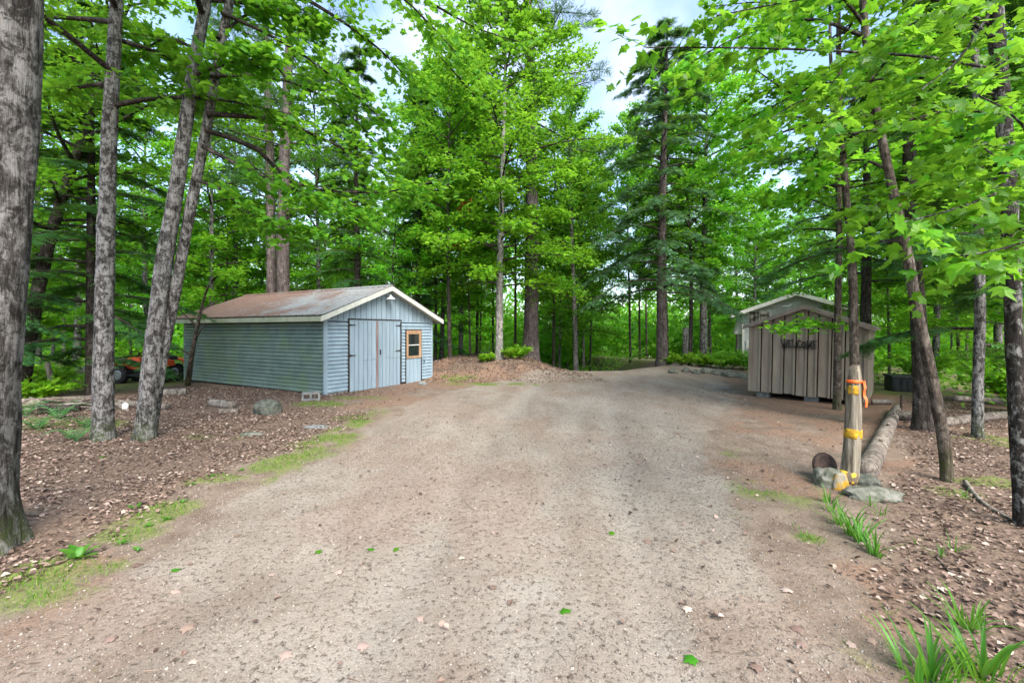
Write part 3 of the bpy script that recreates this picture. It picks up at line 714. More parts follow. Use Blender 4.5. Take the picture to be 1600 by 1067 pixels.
rock('rock', 'flat pale stone set into the driveway edge', gz3(495, 668), (.26, .16, .03), 15, 'concrete')
rock('rock', 'flat grey stone in the leaf litter by the twin trunk', gz3(395, 680), (.2, .12, .05), 17)
for i, (a, b_, s) in enumerate([(1052, 583, .22), (1072, 580, .25), (1088, 584, .2), (1104, 583, .28), (1122, 585, .26), (1138, 588, .3), (1155, 590, .25), (1165, 592, .2)]):
    rock('rock', 'small border stone along the garden bed at the driveway end', gz3(a, b_), (s, s * .7, s * .65), 20 + i, group='garden bed border stones', rz=i)

P = [gpt(1353, 748), gpt(1375, 700), gpt(1390, 668), gpt(1402, 643)]
P = [np.array([p.x, p.y, p.z + .075]) for p in P]
lg = thing('fallen_log', 'long barked log lying on the ground behind the banded post', 'log', P[0])
Q = resample(P, 40) - P[0]
V, Fa = tube(Q, np.linspace(.105, .085, 40), 20, rough=.13, seed=3); obj('trunk', MB().addnp(V, Fa).mesh('trunk', M['log'], True), lg)
for i in (9, 17, 26): MB().tube([Q[i], Q[i] + [-.06, -.1, .09], Q[i] + [-.07, -.13, .13]], [.03, .025, .02], 7).build('branch_stub', M['log'], lg)

def log_thing(name, label, a, b_, r0, r1, lift=.8, mat='deadwood', sides=12, bend=.0, group=None, cat='log', rough=.14, seed=1):
    a, b_ = np.array(a), np.array(b_); a = a + [0, 0, r0 * lift]; b_ = b_ + [0, 0, r1 * lift]
    mid_ = (a + b_) / 2 + np.array([bend, bend * .4, 0]); mid_[2] = max(mid_[2], Hs(mid_[0], mid_[1]) + (r0 + r1) / 2 * lift)
    Q = resample([a, mid_, b_], 16)
    V, Fa = tube(Q - a, np.linspace(r0, r1, 16), sides, rough=rough, seed=seed)
    return tag(obj(name, MB().addnp(V, Fa).mesh(name, M[mat], True), None, a), label, cat, group)
log_thing('log', 'short cut log lying beside the twin trunked maple', gpt(252, 618), gpt(291, 616), .09, .085)
log_thing('log', 'short grey log in the leaves before the green wall', gpt(330, 634), gpt(364, 638), .085, .08, seed=3)
log_thing('log', 'thin rotten log next to the dark mossy boulder', gpt(342, 647), gpt(372, 645), .06, .05, seed=4, mat='log')
log_thing('log', 'long grey log across the brush behind the grey maples', gpt(25, 640), gpt(150, 630), .13, .10, seed=5, mat='log')
log_thing('log', 'crooked dead limb on the brush behind the grey maples', gpt(90, 630), gpt(195, 640), .08, .05, seed=6, bend=.3)
log_thing('log', 'dark rotten log half sunk in the brush', gpt(60, 648), gpt(125, 643), .10, .08, seed=7, mat='bark_dark')
log_thing('log', 'pale barkless log in the green undergrowth', gpt(40, 590), gpt(175, 588), .13, .12, 2.2, seed=8)
log_thing('log', 'thin log behind the twin trunk pointing to the garage', gpt(180, 634), gpt(262, 640), .08, .07, seed=9, mat='log')
log_thing('log', 'heavy dark log at the far end of the barked log', gpt(1402, 655), gpt(1450, 662), .10, .09, seed=10, mat='log')
log_thing('log', 'grey log lying across the green clearing edge', gpt(1455, 668), gpt(1600, 652), .08, .07, seed=11, mat='log')
log_thing('timber', 'short grey landscape timber beside the board shed', gpt(1362, 632), gpt(1393, 632), .07, .07, sides=4, seed=12, cat='timber', rough=.03)
log_thing('rail', 'long grey rail lying among the leaning trunks', gpt(1490, 640), gpt(1640, 648), .06, .06, 4.0, seed=13, mat='log', cat='rail')
log_thing('branch', 'pale bare branch lying on the leaf litter', gpt(1508, 757), gpt(1594, 822), .022, .012, 1.6, seed=14, bend=-.12, cat='branch', sides=8)
log_thing('branch', 'thin brown stick curving through the litter by the blades', gpt(1462, 872), gpt(1585, 950), .009, .006, 1.6, mat='twig', seed=15, bend=-.1, cat='branch', sides=6)
log_thing('branch', 'long thin stick lying in leaves beside the old trunk', gpt(5, 770), gpt(110, 768), .016, .01, 1.4, mat='twig', seed=16, bend=.1, cat='branch', sides=6)
log_thing('branch', 'short dark stick lying in leaves near the old trunk', gpt(10, 802), gpt(62, 808), .02, .014, 1.4, mat='twig', seed=17, cat='branch', sides=6)
bp = gpt(125, 640); brush = thing('brush_pile', 'tangled heap of dead sticks behind the lichen blotched maples', 'brush pile', bp)
rb = random.Random(8)
for i in range(22):
    c0 = np.array([rb.uniform(-.9, .9), rb.uniform(-.3, .35), .03 + .22 * rb.random() ** 1.5]); an = rb.gauss(.1, .55); ln = rb.uniform(.5, 1.3); dv = np.array([math.cos(an), math.sin(an) * .6, rb.gauss(0, .12)]) * ln / 2
    a_, e_ = c0 - dv, c0 + dv; a_[2] = max(.01, a_[2]); e_[2] = max(.01, e_[2])
    V, Fa = tube(resample([a_, c0 + [0, rb.gauss(0, .05), .02], e_], 8), np.linspace(rb.uniform(.016, .045), .01, 8), 6, rough=.1, seed=i)
    MB().addnp(V, Fa).build('stick', M[rb.choice(['deadwood', 'twig', 'log'])], brush, True)
p = gpt(85, 622); o = MB().tube([(0, 0, -.1), (-.1, 0, .5), (-.17, 0, .86)], [.06, .055, .05], 9).build('stake', M['deadwood'], None, loc=p); tag(o, 'short pale stake leaning in the green undergrowth', 'stake')
p = gpt(1408, 648); o = MB().tube([(0, 0, -.1), (0, 0, .2), (.01, 0, .42)], .022, 7).build('stake', M['rust'], None, loc=p); tag(o, 'short black stake at the far end of the barked log', 'stake')
p = gpt(196, 640)
o = MB().tube([(0, 0, 0), (0, 0, .02), (0, 0, .19), (0, 0, .21), (0, 0, .24)], [.07, .085, .09, .06, .02], 14).build('white_jug', M['white_enamel'], None, True, loc=p, scl=.62); tag(o, 'small white plastic jug between the two grey maple trunks', 'jug')

# dark bin behind the shed
M['bin'] = simple('black_plastic', (.012, .014, .018), (.035, .038, .045), 5, rough=.4)
p = at(1408, 612, 12.6); bz = Hs(p[0], 12.6)
bn = thing('storage_bin', 'black plastic storage bin on the green clearing beyond the log', 'bin', (p[0], 12.6, bz), rad(-18))
bm_obj('bin_body', bevel_box(.62, .5, .40, .03, 2), M['bin'], bn, loc=(0, 0, 0)); bm_obj('lid', bevel_box(.66, .54, .07, .02, 2), M['bin'], bn, loc=(0, 0, .40), rot=(rad(4), 0, 0))
for i in range(4): MB().box(-.26 + i * .15, -.20 + i * .15, -.262, -.252, .05, .33).build('rib', M['bin'], bn)

# ------------------------------------------------------------------ quad bike behind the garage
M['atv_orange'] = simple('orange_plastic', (.55, .05, .012), (.70, .10, .025), 4, rough=.35, bs=0, spec=.5)
M['atv_black'] = simple('black_rubber', (.012, .012, .013), (.03, .03, .032), 30, rough=.7)
M['rim'] = simple('steel_rim', (.20, .22, .26), (.36, .38, .42), 12, rough=.35, metal=.6)
ax, ay = -12.75, 15.3; az = Hs(ax, ay)
atv = thing('quad_bike', 'orange and black quad bike parked past the end of the green wall', 'quad bike', (ax, ay, az), rad(184))
for sx in (.68, -.62):
    for sy in (-.42, .42):
        wh = obj('wheel', None, atv, (sx, sy, .30))
        V, Fa = tube([(0, -.12, 0), (0, -.11, 0), (0, -.05, 0), (0, .05, 0), (0, .11, 0), (0, .12, 0)], [.17, .27, .30, .30, .27, .17], 28, cap=False)
        tm = MB().addnp(V, Fa)
        for k_ in range(18):
            a = k_ * math.tau / 18; c_, s_ = math.cos(a), math.sin(a)
            tm.add([((.285 + dr_) * c_ - w_ * s_, yy, (.285 + dr_) * s_ + w_ * c_) for yy in (-.11, .11) for dr_, w_ in ((0, -.028), (0, .028), (.03, .02), (.03, -.02))], [(0, 1, 2, 3), (7, 6, 5, 4), (0, 4, 5, 1), (1, 5, 6, 2), (2, 6, 7, 3), (3, 7, 4, 0)])
        tm.build('tyre', M['atv_black'], wh)
        V, Fa = tube([(0, -.10, 0), (0, -.09, 0), (0, .09, 0), (0, .10, 0)], [.12, .17, .17, .12], 20); MB().addnp(V, Fa).build('rim', M['rim'], wh)
MB().box(-.75, .75, -.16, .16, .30, .42).build('chassis', M['atv_black'], atv)
MB().prism([(.12, .48), (.95, .46), (1.02, .58), (.86, .74), (.40, .88), (.15, .84)], 1, -.24, .24).build('hood', M['atv_orange'], atv)
for sy in (-1, 1):
    MB().prism([(.28, .62), (.36, .70), (.62, .735), (.95, .68), (1.04, .56), (1.06, .60), (.97, .72), (.62, .775), (.33, .73)], 1, sy * .24, sy * .56).build('fender', M['atv_black'], atv)
    MB().prism([(-1.0, .60), (-.95, .73), (-.60, .79), (-.26, .70), (-.15, .52), (-.12, .54), (-.22, .75), (-.58, .84), (-.97, .77)], 1, sy * .2, sy * .56).build('fender', M['atv_orange'], atv)
    MB().box(-.3, .4, sy * .22, sy * .46, .26, .31).build('footrest', M['atv_black'], atv)
    MB().tube([(1.02, sy * .15, .62), (1.06, sy * .15, .62)], [.07, .06], 12).build('headlight', M['white_enamel'], atv)
MB().prism([(-.85, .78), (-.5, .80), (-.1, .76), (.14, .84), (.14, .93), (-.12, .90), (-.55, .94), (-.82, .90)], 1, -.17, .17).build('seat', M['atv_black'], atv)
MB().tube([(.3, -.42, 1.08), (.26, -.25, 1.10), (.30, 0, 1.02), (.26, .25, 1.10), (.3, .42, 1.08)], .018, 8).tube([(.5, 0, .8), (.30, 0, 1.02)], .03, 8).build('handlebar', M['atv_black'], atv)
rk = MB()
for yy in (-.4, -.2, 0, .2, .4): rk.tube([(.42, yy, .92), (.95, yy, .86)], .012, 6)
rk.tube([(.42, -.42, .92), (.42, .42, .92)], .014, 6).tube([(.95, -.42, .86), (.95, .42, .86)], .014, 6).tube([(.9, -.2, .6), (.9, -.2, .87)], .014, 6).tube([(.9, .2, .6), (.9, .2, .87)], .014, 6)
rk.build('rack', M['atv_black'], atv)
MB().tube([(1.0, -.35, .45), (1.16, -.3, .5), (1.16, .3, .5), (1.0, .35, .45)], .022, 8).tube([(1.12, -.2, .5), (1.1, -.2, .72), (1.1, .2, .72), (1.12, .2, .5)], .018, 8).build('bumper', M['atv_black'], atv)

# ------------------------------------------------------------------ foliage tools
def _lobed():
    o = [(.0, .0), (.20, -.06), (.46, .04), (.34, .20), (.62, .40), (.36, .46), (.34, .62), (.17, .62), (0, 1.0)]
    out_ = o + [(-x, y) for x, y in o[-2:0:-1]]
    V = [(0, .36, .03)] + [(x, y, -.10 * abs(x) - .08 * y * y) for x, y in out_]
    n = len(out_); return np.array(V), np.array([(0, 1 + i, 1 + (i + 1) % n) for i in range(n)])
def _dia(wd, fold=.06, tip=-.05): return np.array([(0, 0, 0), (wd, .45, -fold), (0, 1, tip), (-wd, .45, -fold)]), np.array([(0, 1, 2), (0, 2, 3)])
def _tri(): # three-pointed small leaf, 4 triangles
    return np.array([(0, 0, 0), (.5, .30, -.06), (.22, .52, -.02), (0, 1, -.08), (-.22, .52, -.02), (-.5, .30, -.06)]), np.array([(0, 1, 2), (0, 2, 3), (0, 3, 4), (0, 4, 5)])
def _frond():
    V, F = [], []
    for k in range(5):
        u = .12 + .2 * k
        for s in (1, -1):
            n = len(V); l = .34 * (1.05 - u * .75); V += [(0, u - .06, 0), (s * l * .6, u + l * .25, -.02), (s * l, u + l * .75, -.06), (s * l * .35, u + l * .5, -.02)]; F += [(n, n + 1, n + 2), (n, n + 2, n + 3)]
    n = len(V); V += [(.03, 0, 0), (-.03, 0, 0), (0, 1.08, -.1)]; F += [(n, n + 2, n + 1)]
    return np.array(V), np.array(F)
LOBED, DIA, TRI, TWIGLET, NEEDLE, FROND = _lobed(), _dia(.42), _tri(), _dia(.15, .0, -.08), _dia(.035, 0, -.1), _frond()

def norm(a): return a / (np.linalg.norm(a, axis=-1, keepdims=True) + 1e-9)
UP = np.array([0, 0, 1.0])

def scatter(tpl, pos, d, nrm, size):
    T, F = tpl; d = norm(d); nrm = norm(nrm - d * np.sum(nrm * d, -1, keepdims=True)); s = np.cross(d, nrm)
    size = np.asarray(size)[:, None, None]
    V = pos[:, None, :] + size * (T[None, :, 0:1] * s[:, None, :] + T[None, :, 1:2] * d[:, None, :] + T[None, :, 2:3] * nrm[:, None, :])
    n, k = len(pos), len(T)
    Fa = (F[None] + (np.arange(n) * k)[:, None, None]).reshape(-1, F.shape[1])
    return V.reshape(-1, 3), Fa

def leaves_mesh(name, tpl, L, mat, rng, bias=None):
    pos, d, nr, sz = L
    V, F = scatter(tpl, pos, d, nr, sz)
    v = np.clip(rng.normal(.5, .22, len(pos)) + (0 if bias is None else bias), 0, 1)
    return mk(name, V, [F], M[mat], False, None, np.repeat(v, len(tpl[0])))

def cat_leaves(Ls): return [np.concatenate([l[i] for l in Ls]) for i in range(4)]

def grow(limbs, rng, ns=14, sl=.42, nodes=9, size=.12, ang=58, droop=.15, tilt=.45, t0=.22, spread=52, hang=.15, maxl=1.7, minl=.22, jit=.05, wood_sides=5, radial=False, twig_r=.006, dz=.10, dz0=.02):
    """side shoots on every limb, leaf pairs on every shoot; returns wood (MB) and leaf arrays"""
    wb = MB(); S, D, Lh = [], [], []
    for P, r0 in limbs:
        Q = resample(P, 12); seg = np.linalg.norm(np.diff(Q, axis=0), axis=1); L = seg.sum()
        wb.tube(Q, np.linspace(r0, max(.004, r0 * .18), 12), wood_sides, cap=False)
        ts = np.clip(np.linspace(t0, 1, ns) + rng.normal(0, .02, ns), 0, 1)
        T = norm(np.gradient(Q, axis=0)); f = ts * 11
        i0 = np.clip(f.astype(int), 0, 10); fr = (f - i0)[:, None]
        p = Q[i0] * (1 - fr) + Q[i0 + 1] * fr; tg = T[i0]
        side = norm(np.cross(tg, UP)); sg = np.where(np.arange(ns) % 2 == 0, 1, -1)[:, None]
        a = np.radians(ang * (1.1 - .6 * ts) + rng.normal(0, 9, ns))[:, None]
        if radial:
            ph = rng.uniform(0, 2 * np.pi, ns)[:, None]; side = side * np.cos(ph) + np.cross(side, tg) * np.sin(ph); sg = 1
        d = tg * np.cos(a) + sg * side * np.sin(a); d[:, 2] += rng.normal(dz0, dz, ns)
        S.append(p); D.append(norm(d)); Lh.append(np.clip(sl * L * (1.05 - .65 * ts) * rng.uniform(.6, 1.25, ns), minl, maxl))
    S, D, Lh = np.concatenate(S), np.concatenate(D), np.concatenate(Lh); n = len(S)
    # twig wood: three sided slivers
    E = S + D * Lh[:, None] - UP * (droop * Lh)[:, None]; c = norm(np.cross(D, UP + .01)); e = np.cross(c, D)
    ring = [S + c * twig_r, S - c * twig_r * .5 + e * twig_r * .87, S - c * twig_r * .5 - e * twig_r * .87]
    V = np.stack(ring + [E], 1).reshape(-1, 3); b4 = np.arange(n)[:, None] * 4
    wb.addnp(V, [np.concatenate([b4 + np.array([[0, 1, 3]]), b4 + np.array([[1, 2, 3]]), b4 + np.array([[2, 0, 3]])])])
    u = np.linspace(.12, 1, nodes)[None, :] + rng.normal(0, .04, (n, nodes))
    pos = S[:, None] + D[:, None] * (Lh[:, None] * u)[..., None] - UP * (droop * Lh[:, None] * u * u)[..., None]
    s2 = norm(np.cross(D, UP)); out_ = []
    for sg in (1, -1):
        b_ = np.radians(spread + rng.normal(0, 16, (n, nodes)))[..., None]
        if radial:
            ph = rng.uniform(0, 2 * np.pi, (n, nodes))[..., None]; w2 = s2[:, None] * np.cos(ph) + np.cross(s2, D)[:, None] * np.sin(ph)
        else: w2 = s2[:, None] * sg
        d = D[:, None] * np.cos(b_) + w2 * np.sin(b_); d = d + rng.normal(0, .14, d.shape); d[..., 2] -= hang
        nr = UP + tilt * rng.normal(0, 1, d.shape)
        sz = size * rng.uniform(.65, 1.2, (n, nodes)) * (1.1 - .25 * np.abs(u))
        out_.append((pos.reshape(-1, 3) + rng.normal(0, jit, (n * nodes, 3)) * [1, 1, .6], d.reshape(-1, 3), nr.reshape(-1, 3), sz.ravel()))
    return wb, cat_leaves(out_)

def auto_limbs(rng, Ht, h0, R, n, rise, curve, shape, trunk=None, r=.035):
    L = []
    for i in range(n):
        f = (i + rng.uniform(0, 1)) / n; z = h0 + (Ht - h0) * f; a = i * 2.39996 + rng.uniform(-.5, .5)
        l = R * shape(f) * rng.uniform(.65, 1.15)
        b_ = trunk(z) if trunk else np.array([0, 0, z]); o_ = np.array([math.cos(a), math.sin(a), 0])
        rs = rise(f); wob = rng.normal(0, .06, 2) * l
        P = [b_ + o_ * l * s + UP * (rs * l * s - curve * l * s * s) + np.array([wob[0], wob[1], 0]) * s * (1 - s) * 2 for s in (0, .3, .65, 1)]
        L.append((np.array(P), r * (.35 + .65 * l / max(R, .1))))
    return L

KIND = {
    'maple': dict(tpl=TRI, mat='maple', bark='bark_maple', H=15, h0=3.2, R=3.3, n=40, r=.15, rise=lambda f: .25 + .75 * f, curve=.25, shape=lambda f: math.sin(math.pi * (.22 + .72 * f)) ** .7, grow=dict(ns=20, sl=.44, nodes=10, size=.165, tilt=.65, dz=.42, dz0=.10, jit=.13, droop=.22)),
    'bright': dict(tpl=TRI, mat='maple_bright', bark='bark_maple', H=14, h0=2.6, R=3.2, n=40, r=.13, rise=lambda f: .2 + .7 * f, curve=.28, shape=lambda f: math.sin(math.pi * (.25 + .70 * f)) ** .7, grow=dict(ns=20, sl=.44, nodes=10, size=.165, tilt=.6, dz=.40, dz0=.10, jit=.13, droop=.22)),
    'young': dict(tpl=TRI, mat='maple_bright', bark='bark_dark', H=8.5, h0=1.4, R=2.0, n=26, r=.055, rise=lambda f: .2 + .8 * f, curve=.25, shape=lambda f: math.sin(math.pi * (.2 + .72 * f)) ** .7, grow=dict(ns=15, sl=.48, nodes=9, size=.145, tilt=.6, dz=.38, dz0=.10, jit=.11, droop=.22)),
    'hemlock': dict(tpl=FROND, mat='hemlock', bark='bark_dark', H=16, h0=1.3, R=3.0, n=58, r=.17, rise=lambda f: .10 + .25 * f, curve=.32, shape=lambda f: (1.02 - f) ** .75 + .06, grow=dict(ns=19, sl=.30, nodes=5, size=.26, tilt=.18, spread=42, hang=.22, droop=.3, maxl=.95, jit=.03, t0=.12)),
    'spruce': dict(tpl=FROND, mat='pine', bark='bark_pine', H=15, h0=4.2, R=3.1, n=52, r=.27, rise=lambda f: .12 + .3 * f, curve=.42, shape=lambda f: (1.03 - f) ** .65 * .95 + .08, grow=dict(ns=14, sl=.26, nodes=5, size=.25, tilt=.4, spread=40, hang=.25, droop=.32, maxl=.8, jit=.05, t0=.28)),
    'pine': dict(tpl=NEEDLE, mat='pine', bark='bark_pine', H=24, h0=7.0, R=3.6, n=44, r=.28, rise=lambda f: .05 + .4 * f, curve=.05, shape=lambda f: (1.05 - f) ** .4, grow=dict(ns=16, sl=.24, nodes=12, size=.30, tilt=1, spread=40, hang=-.15, droop=-.1, maxl=.8, jit=.06, t0=.35, radial=True, twig_r=.012)),
    'pole': dict(tpl=TRI, mat='maple', bark='bark_dark', H=15, h0=4.5, R=2.0, n=28, r=.075, rise=lambda f: .5 + .5 * f, curve=.2, shape=lambda f: math.sin(math.pi * (.2 + .72 * f)) ** .7, grow=dict(ns=16, sl=.5, nodes=9, size=.18, tilt=.65, dz=.45, dz0=.10, jit=.14, droop=.22)),
}
def make_tree(kind, seed, path=None, radius=None, bark=None, sides=10, rings=26, **over):
    """returns trunk mesh, crown mesh in local space (base at the origin)"""
    k = dict(KIND[kind]); gk = dict(k['grow']); gk.update(over.pop('grow', {})); k.update(over); rng = np.random.default_rng(seed)
    Ht = k['H']; r = radius or k['r']
    if path is None:
        ph = rng.uniform(0, 6.28); path = [(.16 * math.sin(ph + q * 2.2) * q * Ht / 8, .16 * math.cos(ph * 1.7 + q * 2.6) * q * Ht / 8, q * Ht) for q in np.linspace(0, 1, 7)]
        path[0] = (0, 0, 0)
    Q = resample(np.array([np.array(path[0]) - UP * .15] + [np.array(p) for p in path]), rings)
    R = r * np.interp(np.linspace(0, 1, rings), [0, .08, .5, 1], [1.1, 1, .68, .12])
    V, Fa = tube(Q, R, sides, rough=.10, flare=.55, seed=seed)
    tr = lambda z: np.array([np.interp(z, Q[:, 2], Q[:, 0]), np.interp(z, Q[:, 2], Q[:, 1]), z])
    limbs = auto_limbs(rng, min(Ht, Q[-1, 2]) * .985, k['h0'], k['R'], k['n'], k['rise'], k['curve'], k['shape'], tr, min(.05, r * .42))
    limbs += k.get('extra', [])
    wb, L = grow(limbs, rng, **gk)
    tm = MB().addnp(V, Fa); vw = np.concatenate(wb.V)
    tm.addnp(vw, [np.array(f) for f in wb.F.values()])
    Fs = [np.array(f) for f in tm.F.values()]
    mi = np.concatenate([(f[:, 0] >= len(V)).astype(int) for f in Fs])
    me = mk('trunk', np.concatenate(tm.V), Fs, [M[bark or k['bark']], M['bark_dark']], True, mi)
    return me, leaves_mesh('crown', k['tpl'], L, k['mat'], rng)

def plant_tree(name, label, x, y, meshes, s=1.0, rz=0.0, group=None, sink=.05, z=None, tilt=0.0, cat='tree'):
    e = thing(name, label, cat, (x, y, (Hs(x, y) if z is None else z) - sink), rz, group); e.rotation_euler = (tilt, 0, rz); e.scale = (s, s, s)
    obj('trunk', meshes[0], e); obj('crown', meshes[1], e); return e

# ------------------------------------------------------------------ the trees one can name
def px_path(pts, Y, dY=0.0):
    """trunk line through measured heights: list of (px, py) at distance Y"""
    return [at(a, b_, Y + dY * i) for i, (a, b_) in enumerate(pts)]

def near_tree(name, label, pts, Y, r, kind, seed, bark, h0, limbs_px=(), top=None, sides=24, rings=70, twin=None, **over):
    base = gpt(*pts[0]) if Y is None else Vector((*at(pts[0][0], pts[0][1], Y)[:2], 0)); base.z = Hs(base.x, base.y)
    Y = base.y; W = [np.array(base)] + px_path(pts[1:], Y)
    d = W[-1] - W[-2]; d = d / d[2]
    zt = top or (W[-1][2] + 4)
    while W[-1][2] < zt - .5: W.append(W[-1] + d * 1.5 * np.array([.6, .6, 1]))
    P = [w_ - np.array(base) for w_ in W]
    ex = [(np.array([at(*q) - np.array(base) for q in lp]), lr) for lp, lr in limbs_px]
    k_over = dict(H=P[-1][2], h0=h0, extra=ex); k_over.update(over)
    tm, cm = make_tree(kind, seed, P, r, bark, sides, rings, **k_over)
    return plant_tree(name, label, base.x, base.y, (tm, cm), sink=.0)

BR = dict(ns=16, sl=.40, nodes=8, size=.115, tilt=.55, maxl=1.3, dz=.26, dz0=.04, jit=.08)
near_tree('maple_tree', 'thick old maple trunk with furrowed bark and mossy foot', [(-50, 866), (-42, 700), (-28, 520), (-8, 330), (12, 100), (22, -60)], None, .23, 'maple', 101, 'bark_old', 4.6, top=9, n=16, R=2.6, grow=dict(BR), tpl=LOBED, sides=40, rings=110)
near_tree('maple_tree', 'straight grey maple trunk blotched with lichen beside the twin trunk', [(161, 688), (162, 560), (165, 400), (170, 230), (178, 80), (184, -40)], None, .125, 'maple', 102, 'bark_maple', 5.0, top=11, n=24, R=3.2, grow=dict(BR, ns=20, size=.125), tpl=LOBED, sides=32, rings=110)
# twin-trunked maple: the second stem leaves low down
tw_base = gpt(226, 686)
TY = tw_base.y
limbsT3 = [([(322, 178, TY), (435, 190, TY + .5), (550, 240, TY + 1.2), (640, 300, TY + 1.8)], .045), ([(320, 203, TY), (400, 232, TY + .4), (470, 290, TY + .8), (600, 300, TY + 1.4), (690, 280, TY + 1.8)], .042),
           ([(316, 228, TY), (380, 262, TY + .2), (470, 300, TY + .5), (560, 335, TY + .8)], .036), ([(300, 280, TY), (350, 298, TY + .1), (400, 340, TY + .3), (485, 357, TY + .4)], .026),
           ([(350, -60, TY), (480, 0, TY + .7), (590, 75, TY + 1.2), (655, 145, TY + 1.6)], .045), ([(360, -150, TY), (560, -60, TY + .8), (735, 40, TY + 1.6), (810, 65, TY + 2.0)], .045),
           ([(345, 20, TY), (430, 60, TY + .4), (520, 120, TY + .9), (600, 190, TY + 1.4)], .03), ([(330, 120, TY), (420, 120, TY + .8), (520, 160, TY + 1.6), (610, 240, TY + 2.2)], .03),
           ([(355, -80, TY), (500, -70, TY + .2), (620, -10, TY + .6), (720, 90, TY + 1.0)], .04), ([(340, 60, TY), (400, 20, TY + 1), (470, 60, TY + 2), (520, 110, TY + 2.6)], .03),
           ([(300, 150, TY), (250, 150, TY + .5), (190, 120, TY + 1.0), (120, 130, TY + 1.4)], .03), ([(310, 80, TY), (260, 60, TY + .5), (215, 90, TY + .9), (200, 130, TY + 1.2)], .03)]
tw = near_tree('maple_tree', 'leaning twin trunk maple whose bare limbs reach towards the garage roof', [(226, 686), (238, 560), (255, 420), (278, 280), (302, 110), (325, -20)], None, .122, 'maple', 103, 'bark_maple', 5.4, limbs_px=limbsT3, top=10.5, n=14, R=2.6, grow=dict(BR, ns=23, size=.125), tpl=LOBED, sides=32, rings=110)
Q = resample(np.array([at(a, b_, TY + .12) - np.array(tw_base) for a, b_ in [(236, 678), (250, 575), (271, 470), (297, 330), (321, 210), (338, 110), (360, 0), (388, -110), (410, -250)]]), 80)
V, Fa = tube(Q, np.interp(np.linspace(0, 1, 80), [0, .1, .5, 1], [.08, .078, .068, .045]), 26, rough=.10, seed=33)
obj('second_trunk', mk('second_trunk', V, Fa, M['bark_maple'], True), tw)
near_tree('maple_tree', 'dark bent maple trunk slanting behind the lichen blotched maples', [(30, 622), (62, 440), (100, 300), (150, 160), (185, 40)], None, .15, 'bright', 104, 'bark_dark', 3.6, top=11, n=34, R=3.0, grow=dict(BR, size=.13), sides=16, rings=50)

# trees before and beside the board shed
near_tree('maple_tree', 'slim maple with a low leafy bough hanging across the board shed', [(1308, 640), (1309, 500), (1311, 330), (1306, 200), (1298, 90), (1296, -40)], None, .074, 'bright', 105, 'bark_thin', 3.6, top=11, n=22, R=2.2, grow=dict(BR, ns=15), tpl=LOBED, sides=16, rings=60,
          limbs_px=[([(1308, 515, 9.0), (1285, 508, 8.7), (1255, 505, 8.5), (1225, 512, 8.4)], .014), ([(1306, 215, 9), (1260, 165, 8.6), (1210, 130, 8.2), (1160, 95, 7.9)], .035), ([(1312, 330, 9), (1260, 310, 8.4), (1200, 305, 8.0)], .02), ([(1310, 250, 9), (1230, 230, 8.6), (1150, 260, 8.2)], .022), ([(1308, 420, 9), (1265, 400, 8.6), (1205, 390, 8.4)], .012)])
near_tree('maple_tree', 'slim brown trunked maple rising straight behind the banded post', [(1337, 662), (1335, 560), (1332, 420), (1322, 300), (1312, 150), (1310, 0)], None, .072, 'bright', 106, 'bark_thin', 3.8, top=10, n=18, R=2.0, grow=dict(BR, ns=14), tpl=LOBED, sides=16, rings=60)
near_tree('maple_tree', 'slender curved maple bowing towards the board shed', [(1479, 752), (1474, 690), (1458, 600), (1434, 490), (1416, 390), (1388, 265), (1362, 130), (1348, 0)], None, .053, 'bright', 107, 'bark_thin', 3.7, top=9, n=20, R=1.9, grow=dict(BR, ns=14, size=.11), tpl=LOBED, sides=18, rings=70,
          limbs_px=[([(1388, 265, 4.9), (1340, 250, 5.3), (1280, 270, 5.7), (1230, 310, 6)], .02), ([(1366, 150, 4.9), (1290, 130, 5.2), (1200, 170, 5.6), (1140, 200, 5.9)], .022), ([(1356, 60, 4.9), (1260, 30, 5), (1150, 60, 5.2), (1060, 110, 5.4)], .022), ([(1400, 320, 4.9), (1460, 290, 5.2), (1520, 310, 5.5)], .016)])
near_tree('hemlock_tree', 'sturdy dark trunk at the far end of the barked log', [(1441, 672), (1440, 590), (1433, 470), (1424, 360), (1420, 200)], None, .12, 'hemlock', 108, 'bark_dark', 2.6, top=10, n=16, R=1.9, sides=16, rings=50)
near_tree('hemlock_tree', 'dark lichen flecked trunk with drooping needle boughs past the curved maple', [(1528, 684), (1528, 600), (1531, 480), (1528, 300), (1524, 100)], None, .066, 'hemlock', 109, 'bark_maple', 1.2, top=11, n=26, R=1.7, sides=14, rings=50)
